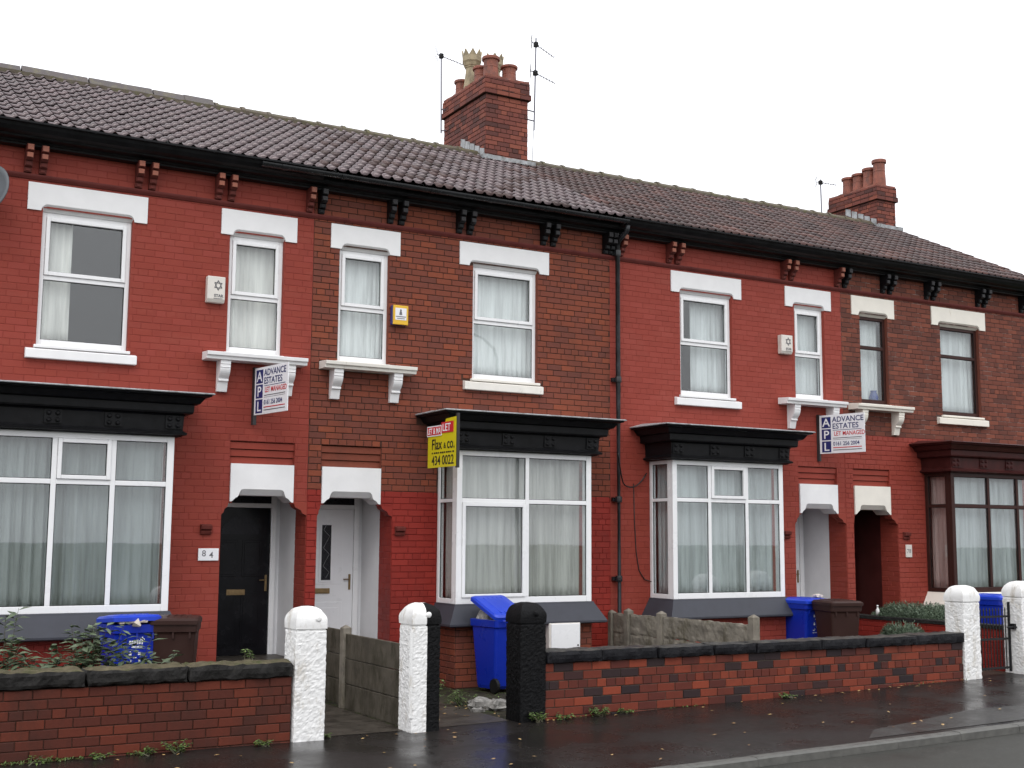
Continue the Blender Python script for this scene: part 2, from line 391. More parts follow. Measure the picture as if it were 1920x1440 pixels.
class MB:
    def __init__(s):
        s.v, s.f, s.m, s.r = [], [], [], []

    def add(s, vs, fs, mi=0, rnd=0.0):
        o = len(s.v)
        s.v += [tuple(v) for v in vs]
        s.r += [rnd] * len(vs)
        for f in fs:
            s.f.append([i + o for i in f])
            s.m.append(mi)

    def box(s, x0, x1, y0, y1, z0, z1, mi=0, rnd=0.0):
        if x0 > x1: x0, x1 = x1, x0
        if y0 > y1: y0, y1 = y1, y0
        if z0 > z1: z0, z1 = z1, z0
        s.add([(x0, y0, z0), (x1, y0, z0), (x1, y1, z0), (x0, y1, z0), (x0, y0, z1), (x1, y0, z1), (x1, y1, z1), (x0, y1, z1)],
              [(0, 3, 2, 1), (4, 5, 6, 7), (0, 1, 5, 4), (1, 2, 6, 5), (2, 3, 7, 6), (3, 0, 4, 7)], mi, rnd)

    def quad(s, a, b, c, d, mi=0):
        s.add([a, b, c, d], [(0, 1, 2, 3)], mi)

    def prism(s, pts, axis, a, b, mi=0):
        """extrude a 2D polygon: axis x -> pts are (y,z); axis y -> (x,z); axis z -> (x,y)"""
        n = len(pts)
        def p3(p, t):
            return {'x': (t, p[0], p[1]), 'y': (p[0], t, p[1]), 'z': (p[0], p[1], t)}[axis]
        vs = [p3(p, a) for p in pts] + [p3(p, b) for p in pts]
        fs = [tuple(range(n)), tuple(range(2 * n - 1, n - 1, -1))]
        fs += [(i, i + n, (i + 1) % n + n, (i + 1) % n) for i in range(n)]
        s.add(vs, fs, mi)

    def tube(s, path, r, n=8, mi=0, caps=True):
        path = [Vector(p) for p in path]
        rs = r if isinstance(r, (list, tuple)) else [r] * len(path)
        rings = []
        for i, p in enumerate(path):
            d = (path[min(i + 1, len(path) - 1)] - path[max(i - 1, 0)])
            d.normalize()
            a = d.cross(Vector((0, 0, 1)))
            if a.length < 1e-3:
                a = Vector((1, 0, 0))
            a.normalize()
            b = a.cross(d)
            rings.append([p + (a * math.cos(2 * math.pi * k / n) + b * math.sin(2 * math.pi * k / n)) * rs[i] for k in range(n)])
        vs = [v for rg in rings for v in rg]
        fs = []
        for i in range(len(path) - 1):
            for k in range(n):
                fs.append((i * n + k, i * n + (k + 1) % n, (i + 1) * n + (k + 1) % n, (i + 1) * n + k))
        if caps:
            fs.append(tuple(range(n)))
            fs.append(tuple(range(len(vs) - 1, len(vs) - n - 1, -1)))
        s.add(vs, fs, mi)

    def lathe(s, prof, c, n=20, mi=0):
        """prof: list of (radius, z)"""
        vs, fs = [], []
        for r, z in prof:
            for k in range(n):
                a = 2 * math.pi * k / n
                vs.append((c[0] + r * math.cos(a), c[1] + r * math.sin(a), c[2] + z))
        for i in range(len(prof) - 1):
            for k in range(n):
                fs.append((i * n + k, i * n + (k + 1) % n, (i + 1) * n + (k + 1) % n, (i + 1) * n + k))
        fs.append(tuple(range(n - 1, -1, -1)))
        fs.append(tuple(range(len(vs) - n, len(vs))))
        s.add(vs, fs, mi)

    def loft_u(s, rings, mi=0, cap=True):
        """rings of equal point count, stitched"""
        n = len(rings[0])
        o = len(s.v)
        vs = [p for r in rings for p in r]
        fs = []
        for i in range(len(rings) - 1):
            for k in range(n):
                fs.append((i * n + k, i * n + (k + 1) % n, (i + 1) * n + (k + 1) % n, (i + 1) * n + k))
        if cap:
            fs.append(tuple(range(n - 1, -1, -1)))
            fs.append(tuple(range(len(vs) - n, len(vs))))
        s.add(vs, fs, mi)

    def brick(s, mat4, L, H, t, mi=0, rnd=0.5):
        vs, fs = brick_geo(L, H, t)
        s.add([mat4 @ Vector(v) for v in vs], fs, mi, rnd)

    def build(s, name, mats, parent=None, origin=None, bevel=0.0, smooth=False, local=False, recalc=True, attr=True):
        if not isinstance(mats, (list, tuple)):
            mats = [mats]
        me = bpy.data.meshes.new(name)
        if local:
            og = Vector((0, 0, 0))
        elif origin is not None:
            og = Vector(origin)
        elif parent is not None:
            og = WO[parent]
        else:
            og = Vector((0, 0, 0))
        me.from_pydata([tuple(Vector(v) - og) for v in s.v], [], s.f)
        for m in mats:
            me.materials.append(M[m] if isinstance(m, str) else m)
        me.polygons.foreach_set('material_index', s.m)
        if not any(s.r) and any(isinstance(q, str) and (q.startswith('brick') or q.startswith('paint_')) for q in mats):
            s.r = [0.5] * len(s.r)
        if any(s.r):
            a = me.attributes.new('rnd', 'FLOAT', 'POINT')
            a.data.foreach_set('value', s.r)
        if recalc:
            bm = bmesh.new()
            bm.from_mesh(me)
            bmesh.ops.recalc_face_normals(bm, faces=bm.faces)
            bm.to_mesh(me)
            bm.free()
        if smooth:
            me.polygons.foreach_set('use_smooth', [True] * len(me.polygons))
        me.update()
        o = bpy.data.objects.new(name, me)
        COL.objects.link(o)
        o.color = (0, 0, 0, 1)
        if parent is not None:
            o.parent = parent
            if origin is not None and not local:
                o.location = og - WO[parent]
        elif not local:
            o.location = og
        WO[o] = og
        if bevel:
            b = o.modifiers.new('bevel', 'BEVEL')
            b.width = bevel
            b.segments = 2
            b.limit_method = 'ANGLE'
            b.angle_limit = rad(40)
        return o

def brick_geo(L, H, t, c=0.004):
    a, b = L / 2, H / 2
    vs = []
    for (e, y) in ((0, 0.012), (0, -t + c), (c, -t)):
        vs += [(-a + e, y, -b + e), (a - e, y, -b + e), (a - e, y, b - e), (-a + e, y, b - e)]
    fs = [(8, 9, 10, 11)]
    for i in range(2):
        for k in range(4):
            fs.append((i * 4 + k, i * 4 + (k + 1) % 4, (i + 1) * 4 + (k + 1) % 4, (i + 1) * 4 + k))
    return vs, fs

def tag(o, label=None, cat=None, group=None, kind=None):
    if label: o['label'] = label
    if cat: o['category'] = cat
    if group: o['group'] = group
    if kind: o['kind'] = kind
    return o

def empty(name, loc, label=None, cat=None, group=None, rz=0.0):
    o = bpy.data.objects.new(name, None)
    COL.objects.link(o)
    o.location = loc
    o.rotation_euler = (0, 0, rz)
    o.empty_display_size = 0.2
    WO[o] = Vector(loc)
    return tag(o, label, cat, group)

BRICK_MESH = {}
def brick_obj(parent, name, mat4, L, H, t, matname, rnd, ref=(0.24, 0.076)):
    key = (matname, ref, round(t, 4))
    if key not in BRICK_MESH:
        vs, fs = brick_geo(ref[0], ref[1], t)
        me = bpy.data.meshes.new(name)
        me.from_pydata(vs, [], fs)
        me.materials.append(M[matname])
        BRICK_MESH[key] = me
    o = bpy.data.objects.new(name, BRICK_MESH[key])
    COL.objects.link(o)
    o.parent = parent
    loc, q, _ = mat4.decompose()
    o.location = loc - WO[parent]
    o.rotation_euler = q.to_euler()
    o.scale = (L / ref[0], 1, H / ref[1])
    o.color = (rnd, rnd, rnd, 1)
    return o

def brick_rows(x0, x1, z0, z1, excl, course, L, joint=0.010, header_every=6, seed=0, zfun=None):
    """yield (xc, zc, length, height) of every brick face clear of the excluded rectangles"""
    rng = random.Random(seed)
    k = 0
    z = z0
    out = []
    while z < z1 - 0.02:
        za, zb = z + joint / 2, min(z + course, z1) - joint / 2
        header = header_every and (k % header_every == header_every - 1)
        ln = L / 2 if header else L
        off = (L / 4 if header else (L / 2 if k % 2 else 0.0)) + rng.uniform(-0.012, 0.012)
        x = x0 - off
        while x < x1:
            a, b = max(x, x0), min(x + ln, x1)
            x += ln
            if b - a < 0.03:
                continue
            cuts = sorted({a, b} | {q for e in excl if e[2] < zb and e[3] > za for q in (e[0], e[1]) if a < q < b})
            for i in range(len(cuts) - 1):
                p, q = cuts[i], cuts[i + 1]
                mid = (p + q) / 2
                lo, hi = za, zb
                ok = True
                for e in excl:
                    if e[0] <= mid <= e[1] and e[2] < hi and e[3] > lo:
                        down, upp = e[2] - lo, hi - e[3]
                        if down >= upp: hi = e[2]
                        else: lo = e[3]
                        if hi - lo < 0.015:
                            ok = False
                            break
                pa = p + (joint / 2 if p == a else 0.001)
                qa = q - (joint / 2 if q == b else 0.001)
                if ok and qa - pa > 0.02:
                    out.append(((pa + qa) / 2, (lo + hi) / 2, qa - pa, hi - lo))
        z += course
        k += 1
    return out

def lay_bricks(parent, place, rows, matfun, t, limit, mats, rest_name='bricks_beyond', ref=(0.24, 0.076), seed=0, jit=0.0012):
    """the nearest `limit` bricks as objects of their own, the rest joined in one"""
    rng = random.Random(seed)
    items = []
    for (xc, zc, L, H) in rows:
        m4 = place(xc, zc)
        pos = m4.translation
        items.append(((pos - CAM).length / max(L, 0.05) ** 0.5, m4, L, H, matfun(xc, zc, rng), rng.random()))
    items.sort(key=lambda i: i[0])
    rest = MB()
    for n, (_, m4, L, H, mn, r) in enumerate(items):
        m4 = m4 @ Matrix.Translation((0, rng.uniform(-jit, jit), 0)) @ Matrix.Rotation(rng.uniform(-0.004, 0.004), 4, 'Y')
        if n < limit:
            brick_obj(parent, 'brick', m4, L, H, t, mn, r, ref)
        else:
            rest.brick(m4, L, H, t, mats.index(mn), r)
    if rest.f:
        tag(rest.build(rest_name, mats, parent, recalc=False), kind='stuff')

def facing(y):          # bricks on a wall that faces -y
    return lambda u, z: Matrix.Translation((u, y, z))
def facing_left(x):     # bricks on a wall that faces -x, u runs along y
    return lambda u, z: Matrix.Translation((x, u, z)) @ Matrix.Rotation(-math.pi / 2, 4, 'Z')

def rock_block(mb, x0, x1, y0, y1, z0, z1, amp, step, seed, freq=9.0, mi=0, taper=None):
    """box with a hewn, uneven surface"""
    nx = max(1, int((x1 - x0) / step)); ny = max(1, int((y1 - y0) / step)); nz_ = max(1, int((z1 - z0) / step))
    cache = {}
    vs, fs = [], []
    cx, cy = (x0 + x1) / 2, (y0 + y1) / 2
    def vid(i, j, k):
        key = (i, j, k)
        if key not in cache:
            p = Vector((x0 + (x1 - x0) * i / nx, y0 + (y1 - y0) * j / ny, z0 + (z1 - z0) * k / nz_))
            if taper:
                f = taper(p.z)
                p.x = cx + (p.x - cx) * f
                p.y = cy + (p.y - cy) * f
            q = p * freq + Vector((seed * 7.3, seed * 1.7, 0))
            nrm = Vector(((i == nx) - (i == 0), (j == ny) - (j == 0), (k == nz_) - (k == 0)))
            if nrm.length: nrm.normalize()
            d = noise.fractal(q, 1.0, 2.0, 4) * amp
            edge = amp * 0.8 if sum(1 for w in nrm if w) > 1 else 0
            cache[key] = len(vs)
            vs.append(p + nrm * (d - edge))
        return cache[key]
    for i in range(nx):
        for j in range(ny):
            fs.append((vid(i, j, 0), vid(i, j + 1, 0), vid(i + 1, j + 1, 0), vid(i + 1, j, 0)))
            fs.append((vid(i, j, nz_), vid(i + 1, j, nz_), vid(i + 1, j + 1, nz_), vid(i, j + 1, nz_)))
    for i in range(nx):
        for k in range(nz_):
            fs.append((vid(i, 0, k), vid(i + 1, 0, k), vid(i + 1, 0, k + 1), vid(i, 0, k + 1)))
            fs.append((vid(i, ny, k), vid(i, ny, k + 1), vid(i + 1, ny, k + 1), vid(i + 1, ny, k)))
    for j in range(ny):
        for k in range(nz_):
            fs.append((vid(0, j, k), vid(0, j, k + 1), vid(0, j + 1, k + 1), vid(0, j + 1, k)))
            fs.append((vid(nx, j, k), vid(nx, j + 1, k), vid(nx, j + 1, k + 1), vid(nx, j, k + 1)))
    mb.add(vs, fs, mi)

def text(name, body, size, mat, parent, loc, rot=(math.pi / 2, 0, 0), bold=0.0, xs=1.0, align='LEFT', extrude=0.0006):
    cu = bpy.data.curves.new(name, 'FONT')
    cu.body = body
    cu.size = size
    cu.offset = bold
    cu.extrude = extrude
    cu.resolution_u = 3
    cu.align_x = align
    tmp = bpy.data.objects.new(name, cu)
    COL.objects.link(tmp)
    dg = bpy.context.evaluated_depsgraph_get()
    me = bpy.data.meshes.new_from_object(tmp.evaluated_get(dg))
    bpy.data.objects.remove(tmp)
    bpy.data.curves.remove(cu)
    me.materials.clear()
    me.materials.append(M[mat])
    o = bpy.data.objects.new(name, me)
    COL.objects.link(o)
    o.parent = parent
    o.location = loc
    o.rotation_euler = rot
    o.scale = (xs, 1, 1)
    return o

# ---------------------------------------------------------------- ground, pavement, road
def gz(x):
    return -0.455 + 0.0155 * min(max(x, 0.0), 25.0)

def strip(name, y0, y1, dz, mat, x0=-60, x1=90, z_at=gz, n=60, label=None):
    mb = MB()
    xs = sorted({x0, x1} | {q for q in (0.0, 25.0) if x0 < q < x1} | {x0 + (x1 - x0) * i / n for i in range(n + 1)})
    vs = [(x, y, z_at(x) + dz) for x in xs for y in (y0, y1)]
    fs = [(2 * i, 2 * i + 2, 2 * i + 3, 2 * i + 1) for i in range(len(xs) - 1)]
    mb.add(vs, fs)
    return tag(mb.build(name, mat), kind='structure')

g = MB()
xs = [-300, -60, 0, 25, 90, 300]
ys = [-300, -60, -16, 60, 300]
g.add([(x, y, gz(x) - 0.16) for x in xs for y in ys],
      [(i * 5 + j, (i + 1) * 5 + j, (i + 1) * 5 + j + 1, i * 5 + j + 1) for i in range(5) for j in range(4)])
tag(g.build('ground', 'grass_far'), kind='structure')
strip('road', -13.4, -6.67, -0.072, 'road')
strip('pavement', -6.69 + 0.13, -3.40, 0.0, 'pavement')
strip('far_pavement', -16.6, -13.53, 0.0, 'pavement')
strip('garden_ground', -3.40, 0.9, -0.004, 'soil', -8, 16)
strip('garden_bed', -3.38, 0.0, 0.105, 'soil', -8, -1.10, n=4)
# the paths from the gates to the doors
for k, (a, b) in enumerate(((-1.05, -0.07), (0.22, 1.2), (8.75, 9.68))):
    strip('garden_path', -3.45, -0.02, 0.004, 'path', a, b, n=4)
pm = MB()
pm.add([(3.7, -6.42, gz(3.7) + .004), (8.6, -6.42, gz(8.6) + .004), (8.4, -5.75, gz(8.4) + .004), (6.1, -5.62, gz(6.1) + .004), (4.15, -6.05, gz(4.15) + .004)], [(0, 1, 2, 3, 4)])
tag(pm.build('pavement_patch', 'pavement_patch'), kind='structure')
# kerb of separate stones
kb = MB()
kb.add([(x, y, gz(x) - 0.11) for x in (-60, 0, 25, 90) for y in (-6.70, -6.56)], [(0, 2, 3, 1), (2, 4, 5, 3), (4, 6, 7, 5)])
kerb = tag(kb.build('kerb', 'kerb'), kind='structure')
km = MB()
km.prism([(-0.005, -0.115), (0.13, -0.115), (0.13, 0.004), (0.025, 0.004), (0.004, -0.012)], 'x', 0.002, 0.908)
k0 = km.build('kerb_stone', 'kerb', local=True)
x = -8.0
first = True
while x < 26:
    o = k0 if first else bpy.data.objects.new('kerb_stone', k0.data)
    if not first:
        COL.objects.link(o)
    first = False
    o.parent = kerb
    o.location = (x, -6.69, gz(x + .45) + RND.uniform(-0.004, 0.004))
    o.rotation_euler = (0, -0.0155 if 0 < x < 25 else 0, RND.uniform(-0.003, 0.003))
    x += 0.91
fk = MB()
fk.add([(x, y, gz(x) + z) for x in (-60, 0, 25, 90) for y, z in ((-13.52, 0.002), (-13.41, 0.002), (-13.40, -0.12))],
       [(3 * i + j, 3 * i + 3 + j, 3 * i + 4 + j, 3 * i + 1 + j) for i in range(3) for j in range(2)])
tag(fk.build('far_kerb', 'kerb'), kind='structure')

# ---------------------------------------------------------------- houses
COURSE, BL = 0.0858, 0.25
ZL0, ZL1 = 5.576, 5.92           # upper lintels
EAVE_Y, EAVE_Z, SLOPE = -0.42, 6.535, 0.5
RIDGE_Y = 3.64
RIDGE_Z = EAVE_Z + SLOPE * (RIDGE_Y - EAVE_Y)

class Pl:
    """a vertical plane: u runs along it, w goes inward from its face"""
    def __init__(s, kind, at, inward):
        s.kind, s.at, s.inw = kind, at, inward
    def p(s, u, w, z):
        return (u, s.at + s.inw * w, z) if s.kind == 'x' else (s.at + s.inw * w, u, z)
    def box(s, mb, u0, u1, w0, w1, z0, z1, mi=0):
        a, b = s.p(u0, w0, z0), s.p(u1, w1, z1)
        mb.box(a[0], b[0], a[1], b[1], a[2], b[2], mi)

def window(parent, pl, u0, u1, z0, z1, mulls=(), trans=(), fr=0.06, mw=0.055, dep=0.07, mat='upvc', opening=(), bottom_extra=0.0, name='window'):
    """frame mesh with a pane and, where a light opens, a casement as children"""
    if u0 > u1: u0, u1 = u1, u0
    mulls, trans = sorted(mulls), sorted(trans)
    mb = MB()
    pl.box(mb, u0, u0 + fr, 0, dep, z0, z1)
    pl.box(mb, u1 - fr, u1, 0, dep, z0, z1)
    pl.box(mb, u0 + fr, u1 - fr, 0.001, dep, z1 - fr, z1)
    pl.box(mb, u0 + fr, u1 - fr, 0.001, dep, z0, z0 + fr + bottom_extra)
    zl, zh = z0 + fr + bottom_extra, z1 - fr
    us = [u0 + fr] + [q for m in mulls for q in (m - mw / 2, m + mw / 2)] + [u1 - fr]
    zs = [zl] + [q for t in trans for q in (t - mw / 2, t + mw / 2)] + [zh]
    for m in mulls:
        pl.box(mb, m - mw / 2, m + mw / 2, 0.002, dep, zl, zh)
    for t in trans:
        for i in range(0, len(us), 2):
            pl.box(mb, us[i], us[i + 1], 0.004, dep, t - mw / 2, t + mw / 2)
    w = mb.build(name, mat, parent, bevel=0.006)
    for i in range(0, len(us), 2):
        for j in range(0, len(zs), 2):
            a, b, c, d = us[i], us[i + 1], zs[j], zs[j + 1]
            if (i // 2, j // 2) in opening:
                cb = MB()
                e = 0.05
                pl.box(cb, a + .002, a + e, -0.018, dep - .02, c + .002, d - .002)
                pl.box(cb, b - e, b - .002, -0.018, dep - .02, c + .002, d - .002)
                pl.box(cb, a + e, b - e, -0.017, dep - .02, c + .002, c + e)
                pl.box(cb, a + e, b - e, -0.017, dep - .02, d - e, d - .002)
                cb.build('casement', mat, w, bevel=0.006)
                a, b, c, d = a + e, b - e, c + e, d - e
            gb = MB()
            pl.box(gb, a, b, 0.026, 0.034, c, d)
            gb.build('pane', 'glass', w)
            tr = MB()                       # dark glazing gasket round the pane
            q = 0.007
            pl.box(tr, a, a + q, 0.016, 0.026, c, d)
            pl.box(tr, b - q, b, 0.016, 0.026, c, d)
            pl.box(tr, a + q, b - q, 0.016, 0.026, c, c + q)
            pl.box(tr, a + q, b - q, 0.016, 0.026, d - q, d)
            tr.build('gasket', 'rubber', w)
    return w

def curtain(label, pl, u0, u1, w, z0, z1, mat='net', folds=9, amp=0.018, group='net curtains behind the windows', seed=0, bunch=0.0, heading=True):
    rng = random.Random(seed)
    if u0 > u1: u0, u1 = u1, u0
    nu, nv = max(24, int((u1 - u0) * 60)), 9
    ph = [rng.uniform(0, 6.28) for _ in range(5)]
    mb = MB()
    vs, fs = [], []
    for j in range(nv + 1):
        v = j / nv
        for i in range(nu + 1):
            u = i / nu
            k = 0.55 + 0.45 * math.sin(u * 7 + ph[0])
            f = amp * k * (math.sin(u * folds * 6.283 + ph[1] + 0.5 * math.sin(v * 3 + ph[2])) + 0.5 * math.sin(u * folds * 13.1 + ph[3] + v * 0.7))
            f *= (1.15 - 0.5 * v)
            uu = u + bunch * (1 - v) * (1 - v) * (u - 1) * -1 * 0.0 - bunch * u * max(0.0, 0.55 - v)
            vs.append(pl.p(u0 + (u1 - u0) * uu, w + f, z0 + (z1 - z0) * v + 0.006 * math.sin(u * folds * 6.28) * (1 - v)))
    for j in range(nv):
        for i in range(nu):
            a = j * (nu + 1) + i
            fs.append((a, a + 1, a + nu + 2, a + nu + 1))
    mb.add(vs, fs)
    o = mb.build('net_curtain', mat, origin=pl.p((u0 + u1) / 2, w, z0), smooth=True, recalc=False)
    sm = o.modifiers.new('thick', 'SOLIDIFY')
    sm.thickness = 0.0015
    return tag(o, label, 'curtain', group)

def lintel(parent, x0, x1, z0, z1, mat, name='lintel', proud=0.022, depth=0.12):
    """stone lintel whose lower front edge is chamfered between two rounded stops"""
    mb = MB()
    y = -proud
    a, b = x0 + 0.16, x1 - 0.16
    ch = 0.085
    arc = [(a, z0), (a + .012, z0 + ch * .55), (a + .04, z0 + ch * .9), (a + .075, z0 + ch)]
    arcr = [(x0 + x1 - p[0], p[1]) for p in reversed(arc)]
    path = arc + arcr
    outer = [(x0, z0)] + path + [(x1, z0), (x1, z1), (x0, z1)]
    n = len(outer)
    vs = [(p[0], y, p[1]) for p in outer]
    mb.add(vs, [tuple(range(n))])
    k = len(path)
    back = [(p[0] + (0.05 if i < k / 2 else -0.05) * (p[1] - z0) / ch * 0.0, y + 0.075, z0 + 0.0005) for i, p in enumerate(path)]
    vs = [(p[0], y, p[1]) for p in path] + back
    mb.add(vs, [(i, i + 1, k + i + 1, k + i) for i in range(k - 1)])
    mb.quad((x0, y, z0), (x0, y, z1), (x0, depth, z1), (x0, depth, z0))
    mb.quad((x1, y, z0), (x1, y, z1), (x1, depth, z1), (x1, depth, z0))
    mb.quad((x0, y, z1), (x1, y, z1), (x1, depth, z1), (x0, depth, z1))
    mb.quad((x0, y, z0), (a, y, z0), (a, depth, z0), (x0, depth, z0))
    mb.quad((x1, y, z0), (b, y, z0), (b, depth, z0), (x1, depth, z0))
    mb.quad((a, y + .075, z0), (b, y + .075, z0), (b, depth, z0), (a, depth, z0))
    return mb.build(name, mat, parent, recalc=False)

def door_lintel(parent, x0, x1, z0, zc, z1, mat):
    """deep white head with a curved shoulder at each end and a chamfered middle"""
    mb = MB()
    y, dep = -0.03, 0.30
    left = [(x0, z0), (x0 + .03, z0 + .005), (x0 + .055, z0 + .03), (x0 + .075, z0 + .05), (x0 + .10, z0 + .06), (x0 + .115, zc)]
    right = [(x0 + x1 - p[0], p[1]) for p in reversed(left)]
    a, b = left[-1][0], right[0][0]
    ch = 0.08
    arc = [(a, zc), (a + .014, zc + ch * .55), (a + .035, zc + ch * .9), (a + .065, zc + ch)]
    arcr = [(x0 + x1 - p[0], p[1]) for p in reversed(arc)]
    path = arc + arcr
    outer = left[:-1] + path + right[1:] + [(x1, z1), (x0, z1)]
    mb.add([(p[0], y, p[1]) for p in outer], [tuple(range(len(outer)))])
    k = len(path)
    mb.add([(p[0], y, p[1]) for p in path] + [(p[0], y + .07, zc + .0005) for p in path],
           [(i, i + 1, k + i + 1, k + i) for i in range(k - 1)])
    mb.quad((a, y + .07, zc), (b, y + .07, zc), (b, dep, zc), (a, dep, zc))
    for side in (left, right):
        m = len(side)
        mb.add([(p[0], y, p[1]) for p in side] + [(p[0], dep, p[1]) for p in side], [(i, i + 1, m + i + 1, m + i) for i in range(m - 1)])
    for xx in (x0, x1):
        mb.quad((xx, y, z0), (xx, y, z1), (xx, dep, z1), (xx, dep, z0))
    mb.quad((x0, y, z1), (x1, y, z1), (x1, dep, z1), (x0, dep, z1))
    mb.quad((x0, dep, zc), (x1, dep, zc), (x1, dep, z1), (x0, dep, z1))
    return mb.build('door_lintel', mat, parent, recalc=False)

def console(parent, xc, mat, w=0.135, top=3.868, h=0.40, proj=0.2):
    """scrolled bracket under the balcony sill"""
    pts = [(0.0, top), (-proj, top), (-proj, top - .05), (-proj + .008, top - .055), (-proj + .008, top - .085), (-proj + .002, top - .09)]
    for i in range(7):
        t = i / 6
        pts.append((-proj + .012 + .085 * t * t, top - .10 - .135 * t))
    pts += [(-proj + .085, top - .245), (-proj + .085, top - .265), (-proj + .11, top - .27)]
    for i in range(5):
        t = i / 4
        pts.append((-proj + .115 + .03 * t, top - .28 - (h - .28) * t))
    pts.append((0.0, top - h))
    mb = MB()
    mb.prism(pts, 'x', xc - w / 2, xc + w / 2)
    return mb.build('console_bracket', mat, parent, bevel=0.004)

def corbel_geo():
    z = 6.03
    pts = [(0, z), (-.05, z), (-.055, z + .055), (-.075, z + .06), (-.10, z + .068), (-.10, z + .125), (-.13, z + .13), (-.165, z + .15),
           (-.17, z + .215), (-.155, z + .22), (-.19, z + .235), (-.195, z + .315), (0, z + .315)]
    mb = MB()
    mb.prism(pts, 'x', -0.043, 0.043)
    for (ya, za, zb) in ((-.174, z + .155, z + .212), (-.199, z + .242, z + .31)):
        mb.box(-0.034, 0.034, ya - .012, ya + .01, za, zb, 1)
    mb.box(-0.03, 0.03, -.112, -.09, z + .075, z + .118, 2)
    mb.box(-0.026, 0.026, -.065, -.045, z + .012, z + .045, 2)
    return mb

CORBELS = {}
def corbel(parent, x, mats):
    if mats not in CORBELS:
        o = corbel_geo().build('corbel', list(mats), parent, local=True)
        CORBELS[mats] = o.data
    else:
        o = bpy.data.objects.new('corbel', CORBELS[mats])
        COL.objects.link(o)
        o.parent = parent
    o.location = Vector((x, 0, 0)) - WO[parent]
    return o

TILE_ME = {}
def tile_mesh(w, length, matname):
    if matname in TILE_ME:
        return TILE_ME[matname]
    unit = w / 2
    prof = [(0.0, 0.024), (0.11, 0.004), (0.38, -0.002), (0.66, 0.002), (0.77, 0.031), (0.89, 0.037)]
    pts = []
    for k in range(2):
        pts += [((k + p[0]) * unit, p[1]) for p in prof]
    pts.append((2 * unit, 0.024))
    n = len(pts)
    # local: x along the eaves, y up the slope (0 = tail), z off the slope
    vs = [(p[0], 0.0, p[1] + 0.017) for p in pts] + [(p[0], length, p[1] + 0.001) for p in pts] + [(p[0], 0.006, p[1] + 0.007) for p in pts]
    fs = []
    for i in range(n - 1):
        fs.append((i, i + 1, n + i + 1, n + i))
        fs.append((2 * n + i, 2 * n + i + 1, i + 1, i))
    me = bpy.data.meshes.new('roof_tile')
    me.from_pydata(vs, [], fs)
    me.materials.append(M[matname])
    me.polygons.foreach_set('use_smooth', [i % 2 == 0 for i in range(len(fs))])
    TILE_ME[matname] = me
    return me

